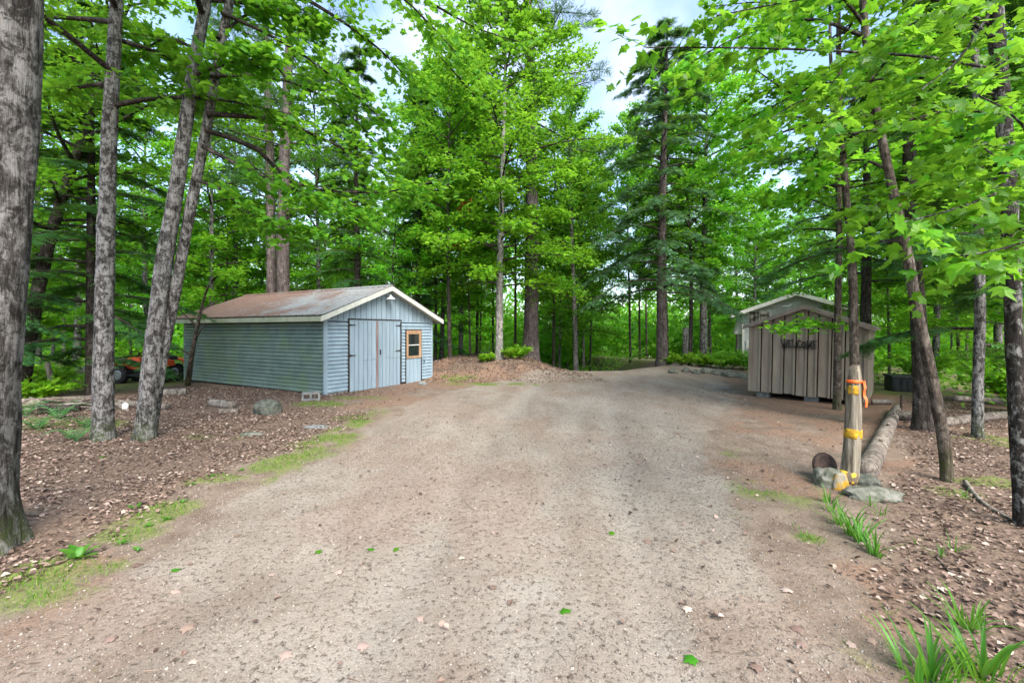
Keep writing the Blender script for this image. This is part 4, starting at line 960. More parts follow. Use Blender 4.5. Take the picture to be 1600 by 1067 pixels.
# near maple hanging over the drive, its largest leaves one by one
NB = gpt(1600, 824)
n_pts = [(1600, 824), (1590, 640), (1582, 450), (1574, 260), (1560, 90), (1552, -40)]
W = [np.array(NB)] + px_path(n_pts[1:], NB.y); W += [W[-1] + np.array([-.05, .05, 1.4]), W[-1] + np.array([-.1, .1, 2.8])]
W = [w_ - np.array(NB) for w_ in W]
ntree = thing('maple_tree', 'lichen spotted maple whose big leaves overhang the stone slab and drive', 'tree', NB)
Q = resample(np.array([W[0] - UP * .15] + W), 90)
V, Fa = tube(Q, np.interp(np.linspace(0, 1, 90), [0, .05, .6, 1], [.066, .058, .05, .026]), 22, rough=.12, flare=.5, seed=12)
tm = MB().addnp(V, Fa)
nl = [[(1568, 190, 3.7), (1500, 170, 3.2), (1380, 200, 2.8), (1290, 215, 2.6)], [(1560, 110, 3.7), (1450, 90, 3.2), (1300, 80, 2.9), (1150, 75, 2.8), (1010, 75, 2.8)], [(1575, 270, 3.7), (1560, 300, 3.0), (1480, 330, 2.5), (1400, 350, 2.3)],
      [(1580, 350, 3.7), (1610, 370, 2.8), (1560, 390, 2.3), (1500, 400, 2.1)], [(1550, 40, 3.7), (1400, -20, 3), (1250, 0, 2.7), (1120, 25, 2.6)], [(1555, 60, 3.7), (1480, 20, 3), (1400, 50, 2.5)], [(1572, 230, 3.7), (1535, 225, 2.8), (1560, 250, 2.2)],
      [(1562, 150, 3.7), (1420, 120, 3.3), (1270, 150, 3.1), (1200, 190, 3.0)], [(1575, 300, 3.7), (1500, 280, 3.5), (1420, 300, 3.3), (1350, 330, 3.2)], [(1553, 10, 3.7), (1500, 90, 3.0), (1440, 140, 2.6)], [(1580, 380, 3.7), (1640, 330, 3), (1600, 200, 2.4), (1530, 150, 2.2)]]
rngn = np.random.default_rng(55)
wb, NL = grow([(np.array([at(*q) - np.array(NB) for q in l]), .014) for l in nl], rngn, ns=14, sl=.36, nodes=7, size=.084, tilt=.55, dz=.2, spread=50, hang=.28, maxl=.6, minl=.14, jit=.02, twig_r=.0025)
tm.addnp(np.concatenate(wb.V), [np.array(f) for f in wb.F.values()])
obj('trunk', mk('trunk', np.concatenate(tm.V), [np.array(f) for f in tm.F.values()], M['bark_spot'], True), ntree)
wp = NL[0] + np.array(NB); dist = np.linalg.norm(wp - [0, 0, CAM_H], axis=1)
vis = (np.abs(wp[:, 0] / wp[:, 1] * FPX) < 800) & ((wp[:, 2] - CAM_H) / wp[:, 1] * FPX < HOR) & (wp[:, 1] > .8)
score = np.where(vis, NL[3] / dist, 0); order = np.argsort(-score); pick = order[:300]; rest = order[300:]
def curled(q):
    Vv = LOBED[0].copy(); r_ = np.random.default_rng(int(q * 100)); Vv[:, 2] += -r_.uniform(.1, .5) * Vv[:, 1] ** 2 + r_.uniform(-.5, .6) * Vv[:, 0] ** 2; Vv[1:, :2] *= r_.uniform(.85, 1.12, (len(Vv) - 1, 1)); return Vv
lv = [mk('leaf', curled(q), [LOBED[1]], M['maple_near'], False, None, np.clip(q + RNG.normal(0, .05, len(LOBED[0])), 0, 1)) for q in (.05, .18, .3, .42, .5, .6, .72, .85, .97)]
for j, i in enumerate(pick):
    d = NL[1][i] / np.linalg.norm(NL[1][i]); nr = NL[2][i] - d * (NL[2][i] @ d); nr /= np.linalg.norm(nr); s_ = np.cross(d, nr); z = NL[3][i]
    o = obj('leaf', lv[int(rngn.integers(9))], ntree)
    o.matrix_local = Matrix(((s_[0] * z, d[0] * z, nr[0] * z, NL[0][i][0]), (s_[1] * z, d[1] * z, nr[1] * z, NL[0][i][1]), (s_[2] * z, d[2] * z, nr[2] * z, NL[0][i][2]), (0, 0, 0, 1)))
o = obj('crown', leaves_mesh('crown', LOBED, [a[rest] for a in NL], 'maple_near', rngn), ntree); o['kind'] = 'stuff'

# trees past the drive
def mid_tree(name, label, px, Y, kind, seed, **k):
    x = (px - CX) * Y / FPX; return plant_tree(name, label, x, Y, make_tree(kind, seed, sides=14, rings=40, **k))
mid_tree('maple_tree', 'bright green layered maple on the needle mound past the garage', 780, 16.6, 'bright', 201, radius=.145, bark='bark_grey', H=14.5, h0=2.7, R=3.9, n=64, grow=dict(ns=24, nodes=11, size=.16, dz=.32, jit=.11))
mid_tree('pine_tree', 'thick purple grey pine trunk standing on the needle mound', 829, 18.4, 'pine', 202, radius=.30, H=25, h0=9)
mid_tree('spruce_tree', 'tall thick brown spruce at the end of the driveway', 1035, 19.0, 'spruce', 203, radius=.24, n=84, h0=3.2, R=3.5, grow=dict(ns=17, size=.29, maxl=1.0, sl=.3))
mid_tree('pine_tree', 'thinner of the twin pines rising behind the tin roof', 424, 19.6, 'pine', 204, radius=.23)
mid_tree('pine_tree', 'thicker of the twin pines rising behind the tin roof', 444, 19.3, 'pine', 205, radius=.29)
mid_tree('maple_tree', 'grey maple by the garden bed between spruce and house', 1099, 20.2, 'bright', 206, radius=.17, H=14, h0=5.0, R=2.6)
mid_tree('maple_tree', 'thin crooked maple just beside the thick brown spruce', 1078, 19.6, 'young', 207, radius=.10, H=9, h0=4.0, R=2.0)
mid_tree('hemlock_tree', 'dark hemlock spreading its boughs above the board shed roof', 1352, 14.6, 'hemlock', 208, h0=3.3, R=3.6, H=12, n=34)
mid_tree('hemlock_tree', 'dark hemlock with low boughs behind the lichen blotched maples', 143, 10.8, 'hemlock', 209, h0=.9, R=2.3, H=10, n=46, radius=.12)
o = mid_tree('maple_tree', 'thin dark maple with one spray of orange leaves near the mound', 703, 17.0, 'young', 210, radius=.08, H=11, h0=3.6)
rs = np.random.default_rng(5); wb, L = grow([(np.array([(0, 0, 5.0), (.4, -.3, 5.5), (.7, -.6, 5.9)]), .02), (np.array([(0, 0, 4.2), (.4, -.2, 4.5), (.6, -.4, 4.5)]), .015)], rs, ns=8, sl=.4, nodes=5, size=.14)
obj('dead_leaf_spray', leaves_mesh('dead_leaf_spray', TRI, L, 'rustleaf', rs), o)
# grey snag leaning on the garage end
p0 = np.array(gpt(268, 606)); sn = thing('dead_tree', 'bare grey leaning snag resting against the garage roof end', 'dead tree', p0)
Q = resample([np.array((0, .6, -.1)), at(302, 540, 12.2) - p0, at(318, 470, 11.9) - p0, at(326, 446, 11.7) - p0], 24); V, Fa = tube(Q, np.linspace(.085, .02, 24), 12, rough=.15, seed=5)
tm = MB().addnp(V, Fa)
for i, dd in ((12, (.5, -.3, .5)), (15, (-.4, -.2, .5)), (18, (.4, .2, .3)), (9, (-.5, 0, .25))): tm.tube([Q[i], Q[i] + np.array(dd) * .6, Q[i] + np.array(dd) * 1.1], [.03, .02, .008], 6)
tm.build('trunk', M['bark_thin'], sn, True)
p0 = np.array((at(1072, 0, 21)[0], 21, Hs(at(1072, 0, 21)[0], 21))); o = MB().tube([(0, 0, -.1), (.03, 0, .8), (0, 0, 1.5), (.02, 0, 1.75)], [.24, .2, .18, .12], 12, rough=.15, seed=7).build('tree_stump', M['bark_grey'], None, True, loc=p0); tag(o, 'tall pale grey broken stump beside the garden bed', 'stump')

# ------------------------------------------------------------------ woods all round: a stock of trees, copied one by one
STOCK = {k: [make_tree(k, 300 + 17 * i + j * 5) for i in range(n)] for j, (k, n) in enumerate((('maple', 4), ('bright', 4), ('young', 3), ('hemlock', 4), ('pole', 3), ('pine', 2)))}
NAMES = {'maple': ('maple_tree', 'full leafy green maple'), 'bright': ('maple_tree', 'light yellow green maple'), 'young': ('young_tree', 'thin stemmed young leafy tree'),
         'hemlock': ('hemlock_tree', 'dark needled hemlock'), 'pole': ('slender_tree', 'slender high crowned tree'), 'pine': ('pine_tree', 'tall straight pine')}
ZONES = [(30, 'beyond the old furrowed trunk'), (150, 'beyond the ferns and brush logs'), (290, 'beyond the orange quad bike'), (400, 'past the rusty end of the tin roof'), (500, 'behind the twin pines'), (600, 'behind the garage ridge'), (690, 'behind the blue garage gable'), (790, 'behind the layered maple on the mound'),
         (880, 'behind the thick pine on the mound'), (960, 'down the slope past the drive end'), (1030, 'between drive end and thick brown spruce'), (1110, 'behind the thick brown spruce'), (1170, 'between garden bed and grey house'), (1370, 'behind the grey house and board shed'), (1470, 'past the black bin in the clearing'), (1e9, 'past the grey rail in the clearing')]
placed = [(-.5, 16.6), (.8, 18.4), (6.57, 19), (-10.8, 19.6), (-10.2, 19.3), (8.9, 20.2), (11.85, 14.6), (-10.4, 10.8), (-2.4, 17)]
def free(x, y, dmin):
    lx, ly = x - GA[0], y - GA[1]; u, v = lx * math.cos(GR) + ly * math.sin(GR), -lx * math.sin(GR) + ly * math.cos(GR)
    if -1.2 < u < GW + 1.2 and -1.0 < v < GL + 1.4: return False
    if hp[0] - 1.5 < x < hp[0] + hwid + 2 and HY - 6 < y < HY + 10: return False
    if math.hypot(x - ax, y - ay) < 2.0: return False
    if 1.4 < x < 6.0 and y < 22: return False
    if 6 < x < 13 and y < 18 : return False
    if -1.8 < x - .22 * y < 2.4 and y < 44: return False
    if .47 < x / y < .60 and y < 36: return False          # the drive's open gap
    return all((x - a) ** 2 + (y - b_) ** 2 > dmin ** 2 for a, b_ in placed)
rw = np.random.default_rng(21)
def stock(kind, x, y, s=None):
    m_ = STOCK[kind][int(rw.integers(len(STOCK[kind])))]; nm, lb = NAMES[kind]; zn = next(q for lim, q in ZONES if CX + x / y * FPX < lim); deep = ' deep in woods' if y > 30 else ''; lb = lb + ' ' + zn + deep; gp_ = lb + ' (set)'
    plant_tree(nm, lb, x, y, m_, s or float(rw.uniform(.8, 1.2)), float(rw.uniform(0, 6.28)), gp_, tilt=float(rw.normal(0, .02))); placed.append((x, y))
def at_px(px, Y): return (px - CX) * Y / FPX
# hand-set members of the woods
for kind, px, Y, s in [('hemlock', 560, 20.5, .95), ('hemlock', 650, 19.8, .8), ('bright', 500, 22, 1.0), ('bright', 720, 21.5, .9), ('bright', 900, 24, .8), ('bright', 690, 24.5, 1.0), ('young', 610, 18.6, .9), ('young', 735, 18.5, .8),
                       ('bright', 60, 14.2, .8), ('bright', 330, 19.5, .95), ('bright', 235, 18.8, .9), ('maple', 120, 21, 1.0), ('bright', -60, 12.5, .8), ('young', 350, 22, 1.1), ('young', 205, 22, 1.1),
                       ('pole', 745, 22, 1), ('pole', 865, 23, 1.05), ('pole', 805, 24.5, 1), ('pole', 680, 19.5, .9), ('pole', 770, 27, 1), ('pole', 900, 28, 1.0), ('pole', 922, 27, .9), ('pole', 985, 26.5, 1), ('pole', 1000, 30, 1), ('pole', 655, 22.5, 1), ('pole', 1010, 33, 1),
                       ('bright', 1180, 31, .9), ('bright', 1330, 20.5, .8), ('bright', 1460, 13.8, .75), ('bright', 1560, 13.0, .8), ('maple', 1640, 10.5, .8), ('young', 1390, 17.5, 1.0), ('young', 1500, 17, 1.1), ('bright', 1440, 22, 1), ('young', 1580, 9.8, .9), ('maple', 1700, 7.5, .75), ('hemlock', -30, 9.6, .6), ('maple', 900, 21.5, .85)]:
    stock(kind, at_px(px, Y), Y, s)
tries = 0; cnt = 0
kinds = ['hemlock'] * 1 + ['maple'] * 9 + ['bright'] * 13 + ['young'] * 10 + ['pole'] * 6
while cnt < 84 and tries < 6000:
    tries += 1
    Y = 19 + 33 * rw.uniform() ** .65; px = rw.uniform(-140, 1740); x = at_px(px, Y)
    if not free(x, Y, 1.5): continue
    stock(kinds[int(rw.integers(len(kinds)))], x, Y); cnt += 1
print('woods', cnt, len(placed))

# far wood that reads as one mass
rf = np.random.default_rng(9); ncl = 1500
cxs = rf.uniform(-95, 95, ncl); cys = 50 + rf.uniform(0, 26, ncl); czs = H(cxs, cys) + 16 * rf.uniform(0, 1, ncl) ** 1.5
cxs[:300] = rf.uniform(-50, 50, 300); cys[:300] = rf.uniform(42, 50, 300); czs[:300] = H(cxs[:300], cys[:300]) + rf.uniform(0, 3.5, 300)
gapm = (np.abs(cxs - .24 * cys) < 5) | (np.abs(cxs - .53 * cys) < 3.5)
czs = np.where(gapm & (czs > 5), czs * .35, czs)
nl_ = 130; pos = np.stack([cxs, cys, czs], 1)[:, None] + rf.normal(0, 1, (ncl, nl_, 3)) * [1.9, 1.6, .8]
pos = pos.reshape(-1, 3); d = rf.normal(0, 1, pos.shape); d[:, 2] -= .4; nr = UP + .6 * rf.normal(0, 1, pos.shape)
V, F = scatter(DIA, pos, d, nr, rf.uniform(.3, .6, len(pos)))
vv = np.repeat(np.clip(np.repeat(rf.uniform(.2, .9, ncl), nl_) + rf.normal(0, .12, len(pos)), 0, 1), len(DIA[0]))
tag(obj('far_woods', mk('far_woods', V, [F], M['maple_bright'], False, None, vv)), 'far green woods closing the view past the trees', 'woods', kind='stuff')

# ------------------------------------------------------------------ ground cover
rg = np.random.default_rng(77)
def sample(n, x0, x1, y0, y1, key, power=1.0):
    """points where the ground mask is strong; denser towards the camera side of the patch"""
    X = rg.uniform(x0, x1, n); Y = y0 + (y1 - y0) * rg.uniform(0, 1, n) ** power
    d, l, nn, g = masks(X, Y); m_ = {'drive': d, 'litter': l, 'green': g, 'needle': nn, 'dirt': 1 - np.maximum(np.maximum(l, g), 0)}[key]
    if key == 'litter': m_ = m_ * (.25 + .9 * ss(.34, .56, fbm(X * 1.7, Y * 1.7, 83, 3)))
    k = rg.uniform(0, 1, n) < m_; X, Y = X[k], Y[k]
    lx, ly = X - GA[0], Y - GA[1]; u, v = lx * math.cos(GR) + ly * math.sin(GR), -lx * math.sin(GR) + ly * math.cos(GR)
    k = ~((u > -.06) & (u < GW + .06) & (v > -.06) & (v < GL + .06)); X, Y = X[k], Y[k]
    return np.stack([X, Y, H(X, Y)], 1)

# dead leaves
pts = np.concatenate([sample(76000, -9.5, -2.2, 2.2, 12.5, 'litter', 1.35), sample(60000, 1.6, 10.5, 1.6, 10.5, 'litter', 1.35), sample(260, -3, 3, 1.6, 9, 'drive', 1.2), sample(900, 1, 7, 2, 12, 'dirt', 1.2), sample(9000, -3.6, 3, 13.8, 18, 'litter'), sample(5000, -4.5, 3, 13.6, 18, 'needle')])
pts = pts + np.stack([0 * pts[:, 0], 0 * pts[:, 0], .004 + .022 * rg.uniform(0, 1, len(pts))], 1)
n = len(pts); a = rg.uniform(0, 6.28, n); d = np.stack([np.cos(a), np.sin(a), rg.normal(0, .25, n)], 1); nr = UP + .42 * rg.normal(0, 1, (n, 3))
CURL = (np.array([(0, 0, 0), (.36, .25, .16), (.30, .62, .20), (0, 1, .06), (-.28, .6, .12), (-.38, .3, .22), (0, .45, 0)]), np.array([(6, 0, 1), (6, 1, 2), (6, 2, 3), (6, 3, 4), (6, 4, 5), (6, 5, 0)]))
V, F = scatter(CURL, pts, d, nr, rg.uniform(.016, .052, n) * np.where(pts[:, 1] > 12.6, 1.35, 1))
va = np.repeat(np.clip(rg.beta(1.7, 1.9, n), 0, 1), len(CURL[0]))
tag(obj('leaf_litter', mk('leaf_litter', V, [F], M['litter'], False, None, va)), 'brown dead leaves carpeting the ground either side of the drive', 'leaf litter', kind='stuff')

# gravel bits and small clods on the drive
OCT = (np.array([(.5, 0, 0), (0, .5, 0), (-.5, 0, 0), (0, -.5, 0), (0, 0, .38), (0, 0, -.3)]), np.array([(0, 1, 4), (1, 2, 4), (2, 3, 4), (3, 0, 4), (1, 0, 5), (2, 1, 5), (3, 2, 5), (0, 3, 5)]))
pts = np.concatenate([sample(60000, -4.5, 4.5, 1.6, 7, 'dirt', 1.5), sample(16000, -4.5, 6.5, 5, 14, 'dirt', 1.2)]); n = len(pts)
d = rg.normal(0, 1, (n, 3)); nr = rg.normal(0, 1, (n, 3)) * .5 + UP
sz = .005 + .011 * rg.uniform(0, 1, n) ** 3 + .010 * (rg.uniform(0, 1, n) < .02) + .0006 * pts[:, 1]
V, F = scatter(OCT, pts + UP * .002, d, nr, sz)
va = np.repeat(np.clip(rg.beta(1.6, 2.0, n), 0, 1), len(OCT[0]))
tag(obj('gravel', mk('gravel', V, [F], M['gravel'], False, None, va)), 'loose gravel and small clods strewn over the driveway', 'gravel', kind='stuff')
# needles and bits of twig
pts = np.concatenate([sample(9000, -5, 5, 1.6, 9, 'dirt', 1.4), sample(7000, -4, 7, 5, 14, 'dirt', 1.2)]); n = len(pts)
a = rg.uniform(0, 6.28, n); d = np.stack([np.cos(a), np.sin(a), rg.normal(0, .06, n)], 1)
STK = (np.array([(-.03, 0, 0), (.03, 0, 0), (0, 0, .05), (-.02, 1, 0), (.02, 1, 0), (.03, 1, .04)]), np.array([(0, 1, 4), (0, 4, 3), (1, 2, 5), (1, 5, 4), (2, 0, 3), (2, 3, 5)]))
V, F = scatter(STK, pts + UP * .006, d, UP + 0 * d, .010 + .04 * rg.uniform(0, 1, n) ** 5 + .05 * (rg.uniform(0, 1, n) < .012))
va = np.repeat(np.clip(rg.beta(1.2, 3.6, n), 0, 1), len(STK[0]))
tag(obj('twig_debris', mk('twig_debris', V, [F], M['litter'], False, None, va)), 'small broken twigs and needles scattered over the drive', 'twig debris', kind='stuff')

# short grass in patches
BL = (np.array([(-.07, 0, 0), (.07, 0, 0), (.05, .55, .05), (-.05, .55, .05), (0, 1, .22)]), np.array([(0, 1, 2), (0, 2, 3), (3, 2, 4)]))
pts = np.concatenate([sample(160000, -9, 4.5, 1.8, 12.5, 'green', 1.25), sample(30000, -4, 2.5, 11, 15.5, 'green', 1.0), sample(14000, .8, 6.5, 1.8, 8, 'green', 1.0)]); n = len(pts)
_, l_, _, g_ = masks(pts[:, 0], pts[:, 1]); k = rg.uniform(0, 1, n) < np.clip(g_ * 1.4 - .25, 0, 1); pts = pts[k]; g_ = g_[k]; n = len(pts)
d = np.stack([rg.normal(0, .45, n), rg.normal(0, .45, n), np.ones(n)], 1); nr = rg.normal(0, 1, (n, 3))
V, F = scatter(BL, pts, d, nr, rg.uniform(.02, .048, n) * (.5 + .7 * g_))
va = np.repeat(np.clip(rg.normal(.5, .25, n), 0, 1), len(BL[0]))
tag(obj('grass', mk('grass', V, [F], M['grass'], False, None, va)), 'short green grass patches along the edges of the drive', 'grass', kind='stuff')

# low green undergrowth under the trees on both sides
def undergrowth(x0, x1, y0, y1, n, hmax, label, key=None):
    X = rg.uniform(x0, x1, n); Y = rg.uniform(y0, y1, n); k = fbm(X * .55, Y * .55, 51, 3) > .44; X, Y = X[k], Y[k]
    lx, ly = X - GA[0], Y - GA[1]; u, v = lx * math.cos(GR) + ly * math.sin(GR), -lx * math.sin(GR) + ly * math.cos(GR)
    k = ~((u > -.5) & (u < GW + .3) & (v > -.8) & (v < GL + .3)) & (np.hypot(X - ax, Y - ay) > 1.5) & ~((X / Y > -.95) & (X < -8) & (Y < 15.6)) & ~((X / Y > .80) & (X / Y < .97) & (Y < 12.9)); X, Y = X[k], Y[k]; n = len(X)
    top_ = hmax * np.clip(fbm(X * .9, Y * .9, 57, 3) * 1.7 - .3, .08, 1)
    Z = H(X, Y) + top_ * rg.uniform(.15, 1, n) ** .7
    d = rg.normal(0, 1, (n, 3)); d[:, 2] *= .35; nr = UP + .35 * rg.normal(0, 1, (n, 3))
    V, F = scatter(TRI, np.stack([X, Y, Z], 1), d, nr, rg.uniform(.07, .16, n))
    va = np.repeat(np.clip(.25 + .5 * fbm(X * 1.2, Y * 1.2, 61, 2) + rg.normal(0, .15, n), 0, 1), len(TRI[0]))
    tag(obj('undergrowth', mk('undergrowth', V, [F], M['under'], False, None, va)), label, 'undergrowth', kind='stuff')
undergrowth(-22, -10.2, 9.5, 24, 15000, .75, 'low leafy green undergrowth around the quad bike')
undergrowth(9.3, 26, 7.2, 24, 17000, 1.0, 'low leafy green undergrowth in the clearing past the board shed')
undergrowth(-6, 8, 24, 44, 15000, 1.0, 'low leafy green undergrowth in the woods past the drive')

# ferns, weeds and blades
def fern(p, s, seed, label, group=None, name='fern', mat='fern', n=7, cat='fern'):
    r = np.random.default_rng(seed); e = thing(name, label, cat, p, r.uniform(0, 6), group)
    for i in range(n):
        a = i * 6.283 / n + r.uniform(-.3, .3); l = s * r.uniform(.75, 1.15); o_ = np.array([math.cos(a), math.sin(a), 0])
        Q = resample([np.zeros(3), o_ * l * .45 + UP * l * .5, o_ * l * .95 + UP * l * .42], 12); T = norm(np.gradient(Q, axis=0)); sd_ = norm(np.cross(T, UP))
        pos = np.concatenate([Q[2:], Q[2:]]); dd = np.concatenate([sd_[2:], -sd_[2:]]) + np.concatenate([T[2:]] * 2) * .4; ll = np.concatenate([np.linspace(1, .25, 10)] * 2) * l * .26
        V, F = scatter(_dia(.22), pos, dd, UP + 0 * dd, ll)
        b_ = MB().addnp(V, [F]); b_.tube(Q, np.linspace(.005, .002, 12), 3)
        me = b_.mesh('frond', M[mat]); at_ = me.attributes.new('var', 'FLOAT', 'POINT'); at_.data.foreach_set('value', np.full(len(me.vertices), r.uniform(.3, .9), np.float32))
        obj('frond', me, e)
for i, (a, b_, s) in enumerate([(58, 672, .42), (92, 655, .45), (118, 690, .42), (75, 640, .4), (135, 668, .38), (40, 650, .45), (105, 640, .4)]):
    fern(gpt(a, b_), s, 400 + i, 'blue green fern growing in the litter before the brush pile', 'ferns by the lichen blotched maples')

bl_me = []
for q in range(6):
    r = np.random.default_rng(600 + q); bend = r.uniform(.35, .8); k = 8; Vb = []
    for i in range(k):
        u = i / (k - 1); wd = .030 * (1 - u ** 2.2) + .002; x = bend * u ** 1.9 * .62; z = u * (1 - .42 * bend * u ** 1.6)
        Vb += [(x, -wd, z), (x + .012 * (1 - u), 0, z - .012), (x, wd, z)]
    Fb = [(i * 3 + j, i * 3 + j + 1, (i + 1) * 3 + j + 1, (i + 1) * 3 + j) for i in range(k - 1) for j in range(2)]
    bl_me.append(mk('blade', Vb, [np.array(Fb)], M['blade'], True, None, np.full(len(Vb), q / 5)))
def clump(p, s, n, seed, label, group=None, spread=.06, name='grass_clump'):
    r = random.Random(seed); e = thing(name, label, 'grass clump', p, 0, group)
    for i in range(n):
        a = r.uniform(0, 6.28); q = r.uniform(0, spread); l = s * r.uniform(.55, 1.15)
        obj('blade', r.choice(bl_me), e, (q * math.cos(a), q * math.sin(a), -.01), (0, r.uniform(-.1, .5), a + r.uniform(-.6, .6)), (l, l * r.uniform(.7, 1.1) * min(1, .36 / s), l))
clump(gpt(1455, 1065), .30, 44, 1, 'broad bladed green clump nearest the drive in the pair of large clumps', spread=.11)
clump(gpt(1535, 1062), .34, 40, 2, 'broad bladed green clump on the litter side of the pair of large clumps', spread=.11)
clump(gpt(1515, 985), .26, 24, 3, 'mid sized bladed clump just behind the pair of large clumps', spread=.07)
for i, (a, b_, s, n) in enumerate([(1296, 785, .20, 12), (1312, 820, .24, 12), (1330, 835, .34, 14), (1345, 850, .30, 12), (1368, 868, .28, 12), (1300, 800, .2, 9), (1375, 805, .14, 6), (1360, 790, .15, 6)]):
    clump(gpt(a, b_), s, int(n * 1.6), 20 + i, 'slender upright green bladed clump in the row before the banded post', 'bladed clumps before the banded post', .05)
for i, (a, b_, s, n) in enumerate([(1490, 862, .18, 10), (1470, 872, .15, 8), (1508, 780, .17, 10), (1432, 850, .12, 6), (1395, 960, .10, 5)]):
    clump(gpt(a, b_), s, n, 40 + i, 'small thin bladed tuft in the litter near the pale branch', 'small tufts in the litter', .05)
for i, (a, b_, s, n) in enumerate([(1265, 845, .10, 22), (1250, 828, .08, 12)]): clump(gpt(a, b_), s, n, 60 + i, 'short dense grass tuft at the edge of the drive', 'short tufts at the drive edge', .09)

def broadleaf_weed(p, s, seed, label, n=7, group=None):
    r = random.Random(seed); e = thing('weed', label, 'weed', p, 0, group)
    for i in range(n):
        a = i * 6.283 / n + r.uniform(-.3, .3); k = 7; Vb = []; tilt_ = r.uniform(.3, .95)
        for j in range(k):
            u = j / (k - 1); wd = .13 * math.sin(math.pi * min(1, .08 + u * .95)) ** .8; Vb += [(u * tilt_, -wd, .75 * u * (1 - .5 * u) * (1.2 - tilt_ * .6)), (u * tilt_, 0, .75 * u * (1 - .5 * u) * (1.2 - tilt_ * .6) - .04), (u * tilt_, wd, .75 * u * (1 - .5 * u) * (1.2 - tilt_ * .6))]
        Fb = [(j * 3 + q, j * 3 + q + 1, (j + 1) * 3 + q + 1, (j + 1) * 3 + q) for j in range(k - 1) for q in range(2)]
        l = s * r.uniform(.7, 1.2); obj('leaf', mk('leaf', Vb, [np.array(Fb)], M['blade'], True, None, np.full(len(Vb), r.uniform(.2, .8))), e, (0, 0, .0), (0, 0, a), l)
broadleaf_weed(gpt(124, 872), .19, 1, 'broad leaved green weed on bare dirt near the mossy foot', 9)
broadleaf_weed(gpt(212, 795), .12, 2, 'single small upright weed in the litter edge', 4)
for i, (a, b_) in enumerate([(285, 785), (262, 812), (232, 822), (215, 860), (160, 716), (378, 735), (300, 758), (190, 850), (330, 745)]): broadleaf_weed(gpt(a, b_), .075, 10 + i, 'tiny low weed along the litter edge of the drive', 6, 'tiny weeds at the litter edge')

def shrub(p, r0, h, n, seed, label, group=None, mat='under', name='shrub', size=.10):
    r = np.random.default_rng(seed); e = thing(name, label, 'shrub', p, 0, group); limbs = []
    for i in range(n):
        a = i * 2.4; o_ = np.array([math.cos(a), math.sin(a), 0]); q = r.uniform(.35, 1); limbs.append((np.array([o_ * .03, o_ * r0 * .4 * q + UP * h * .5 * r.uniform(.7, 1.1), o_ * r0 * q + UP * h * r.uniform(.6, 1.05)]), .008))
    wb, L = grow(limbs, r, ns=9, sl=.4, nodes=5, size=size, tilt=.5, t0=.25)
    obj('stem', mk('stem', np.concatenate(wb.V), [np.array(f) for f in wb.F.values()], M['twig']), e); obj('foliage', leaves_mesh('foliage', TRI, L, mat, r, .15), e)
for i, (a, b_, r0, h) in enumerate([(-.05, 16.4, .26, .34), (.3, 16.6, .32, .4), (-.95, 16.3, .18, .2)]): shrub(Vector((a, b_, Hs(a, b_))), r0, h, 10, 700 + i, 'small green shrub at the foot of the layered maple on the mound', 'shrubs on the needle mound')
for i, (a, Y, r0, h) in enumerate([(1065, 18.6, .4, .4), (1092, 18.8, .55, .5), (1110, 19.4, .5, .55), (1128, 18.7, .5, .5), (1145, 19.2, .6, .7), (1160, 18.8, .6, .7), (1045, 18.9, .35, .35), (1172, 19.5, .6, .7)]):
    x = at_px(a, Y); shrub(Vector((x, Y, Hs(x, Y))), r0, h, 11, 720 + i, 'leafy garden plant in the stone edged bed at the driveway end', 'garden bed plants')
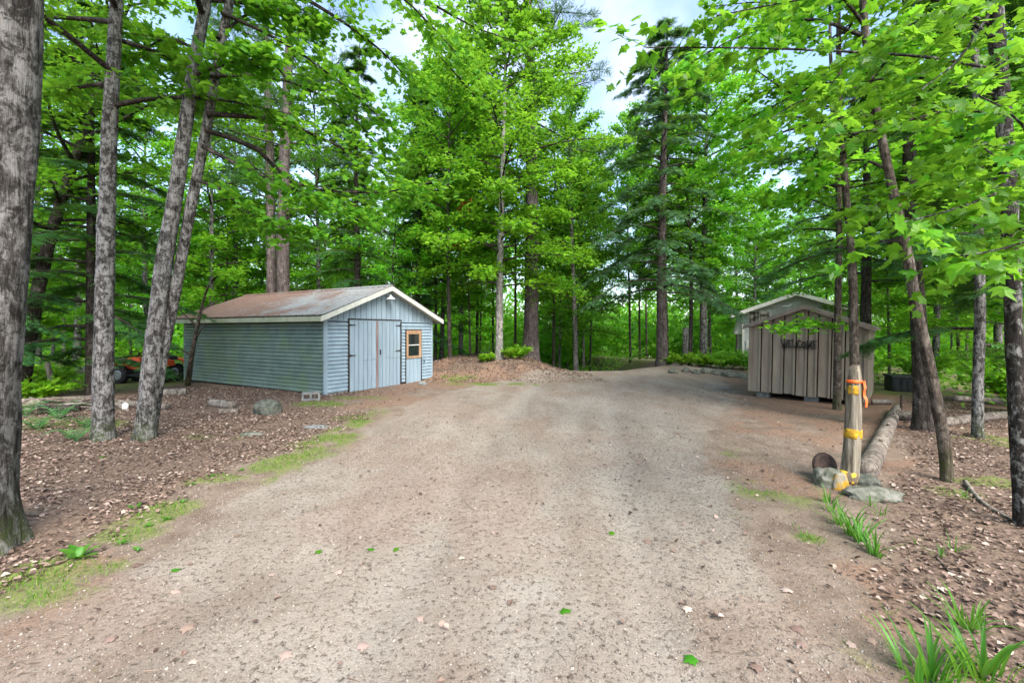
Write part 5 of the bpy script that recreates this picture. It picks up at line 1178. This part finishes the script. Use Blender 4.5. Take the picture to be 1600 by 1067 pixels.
for i, (x, y, r0, h) in enumerate([(9.7, 12.4, .8, 1.0), (11.6, 10.2, .9, 1.2), (12.8, 13.5, 1.0, 1.3), (9.4, 14.8, .9, 1.2), (11.2, 15.0, 1.0, 1.4), (10.9, 8.4, .7, .9), (13.5, 11.2, 1.1, 1.4), (12.6, 8.8, .8, 1.0)]):
    shrub(Vector((x, y, Hs(x, y))), r0, h, 16, 740 + i, 'yellow green leafy bush in the clearing past the board shed', 'bushes in the clearing', size=.13)
for i, (x, y, r0, h) in enumerate([(-12.6, 11.8, .6, .6), (-14.2, 13.2, .8, .8), (-15.2, 12.2, .9, 1.0), (-14.6, 16.8, .9, 1.2), (-10.6, 9.6, .5, .45), (-16.5, 14.5, 1, 1.3)]):
    shrub(Vector((x, y, Hs(x, y))), r0, h, 14, 760 + i, 'leafy green bush in the undergrowth about the quad bike', 'bushes about the quad bike', size=.12)

# leaves lying singly on the drive
fl = [mk('fallen_leaf', LOBED[0] * [1, 1, 2.5], [LOBED[1]], M['litter'], True, None, np.full(len(LOBED[0]), q)) for q in (.45, .62, .78, .9)]
fg = mk('fallen_leaf', LOBED[0] * [1, 1, 1.8], [LOBED[1]], M['maple'], True, None, np.full(len(LOBED[0]), .5))
rl = random.Random(3)
spots = [(497, 862, 1), (575, 860, 1), (620, 858, 1), (535, 895, 0), (722, 875, 0), (765, 920, 0), (952, 834, 1), (1232, 927, 0), (1305, 885, 0), (1085, 1030, 1), (1075, 950, 0), (652, 970, 0), (295, 978, 0), (365, 838, 0), (268, 893, 1), (205, 886, 0), (300, 1040, 0), (1010, 845, 0), (885, 960, 1), (1120, 960, 0), (420, 900, 0), (1250, 1005, 0), (1240, 980, 0), (180, 1000, 0), (1325, 1005, 0), (1360, 1000, 0), (450, 1020, 0), (1180, 1040, 0), (270, 925, 0), (560, 1010, 0)]
for a, b_, g in spots:
    p = gpt(a, b_); s = rl.uniform(.045, .075)
    o = obj('fallen_leaf', fg if g else rl.choice(fl), None, (p.x, p.y, p.z + .014), (rl.uniform(-.15, .15), rl.uniform(-.15, .15), rl.uniform(0, 6.28)), s)
    tag(o, 'single fallen green leaf lying flat on the gravel drive' if g else 'single fallen brown leaf lying on the gravel drive', 'fallen leaf', 'green leaves fallen on the drive' if g else 'brown leaves fallen on the drive')
nt_ = sum(len(m_.polygons) for m_ in bpy.data.meshes)
print('faces', nt_, 'objects', len(bpy.data.objects))
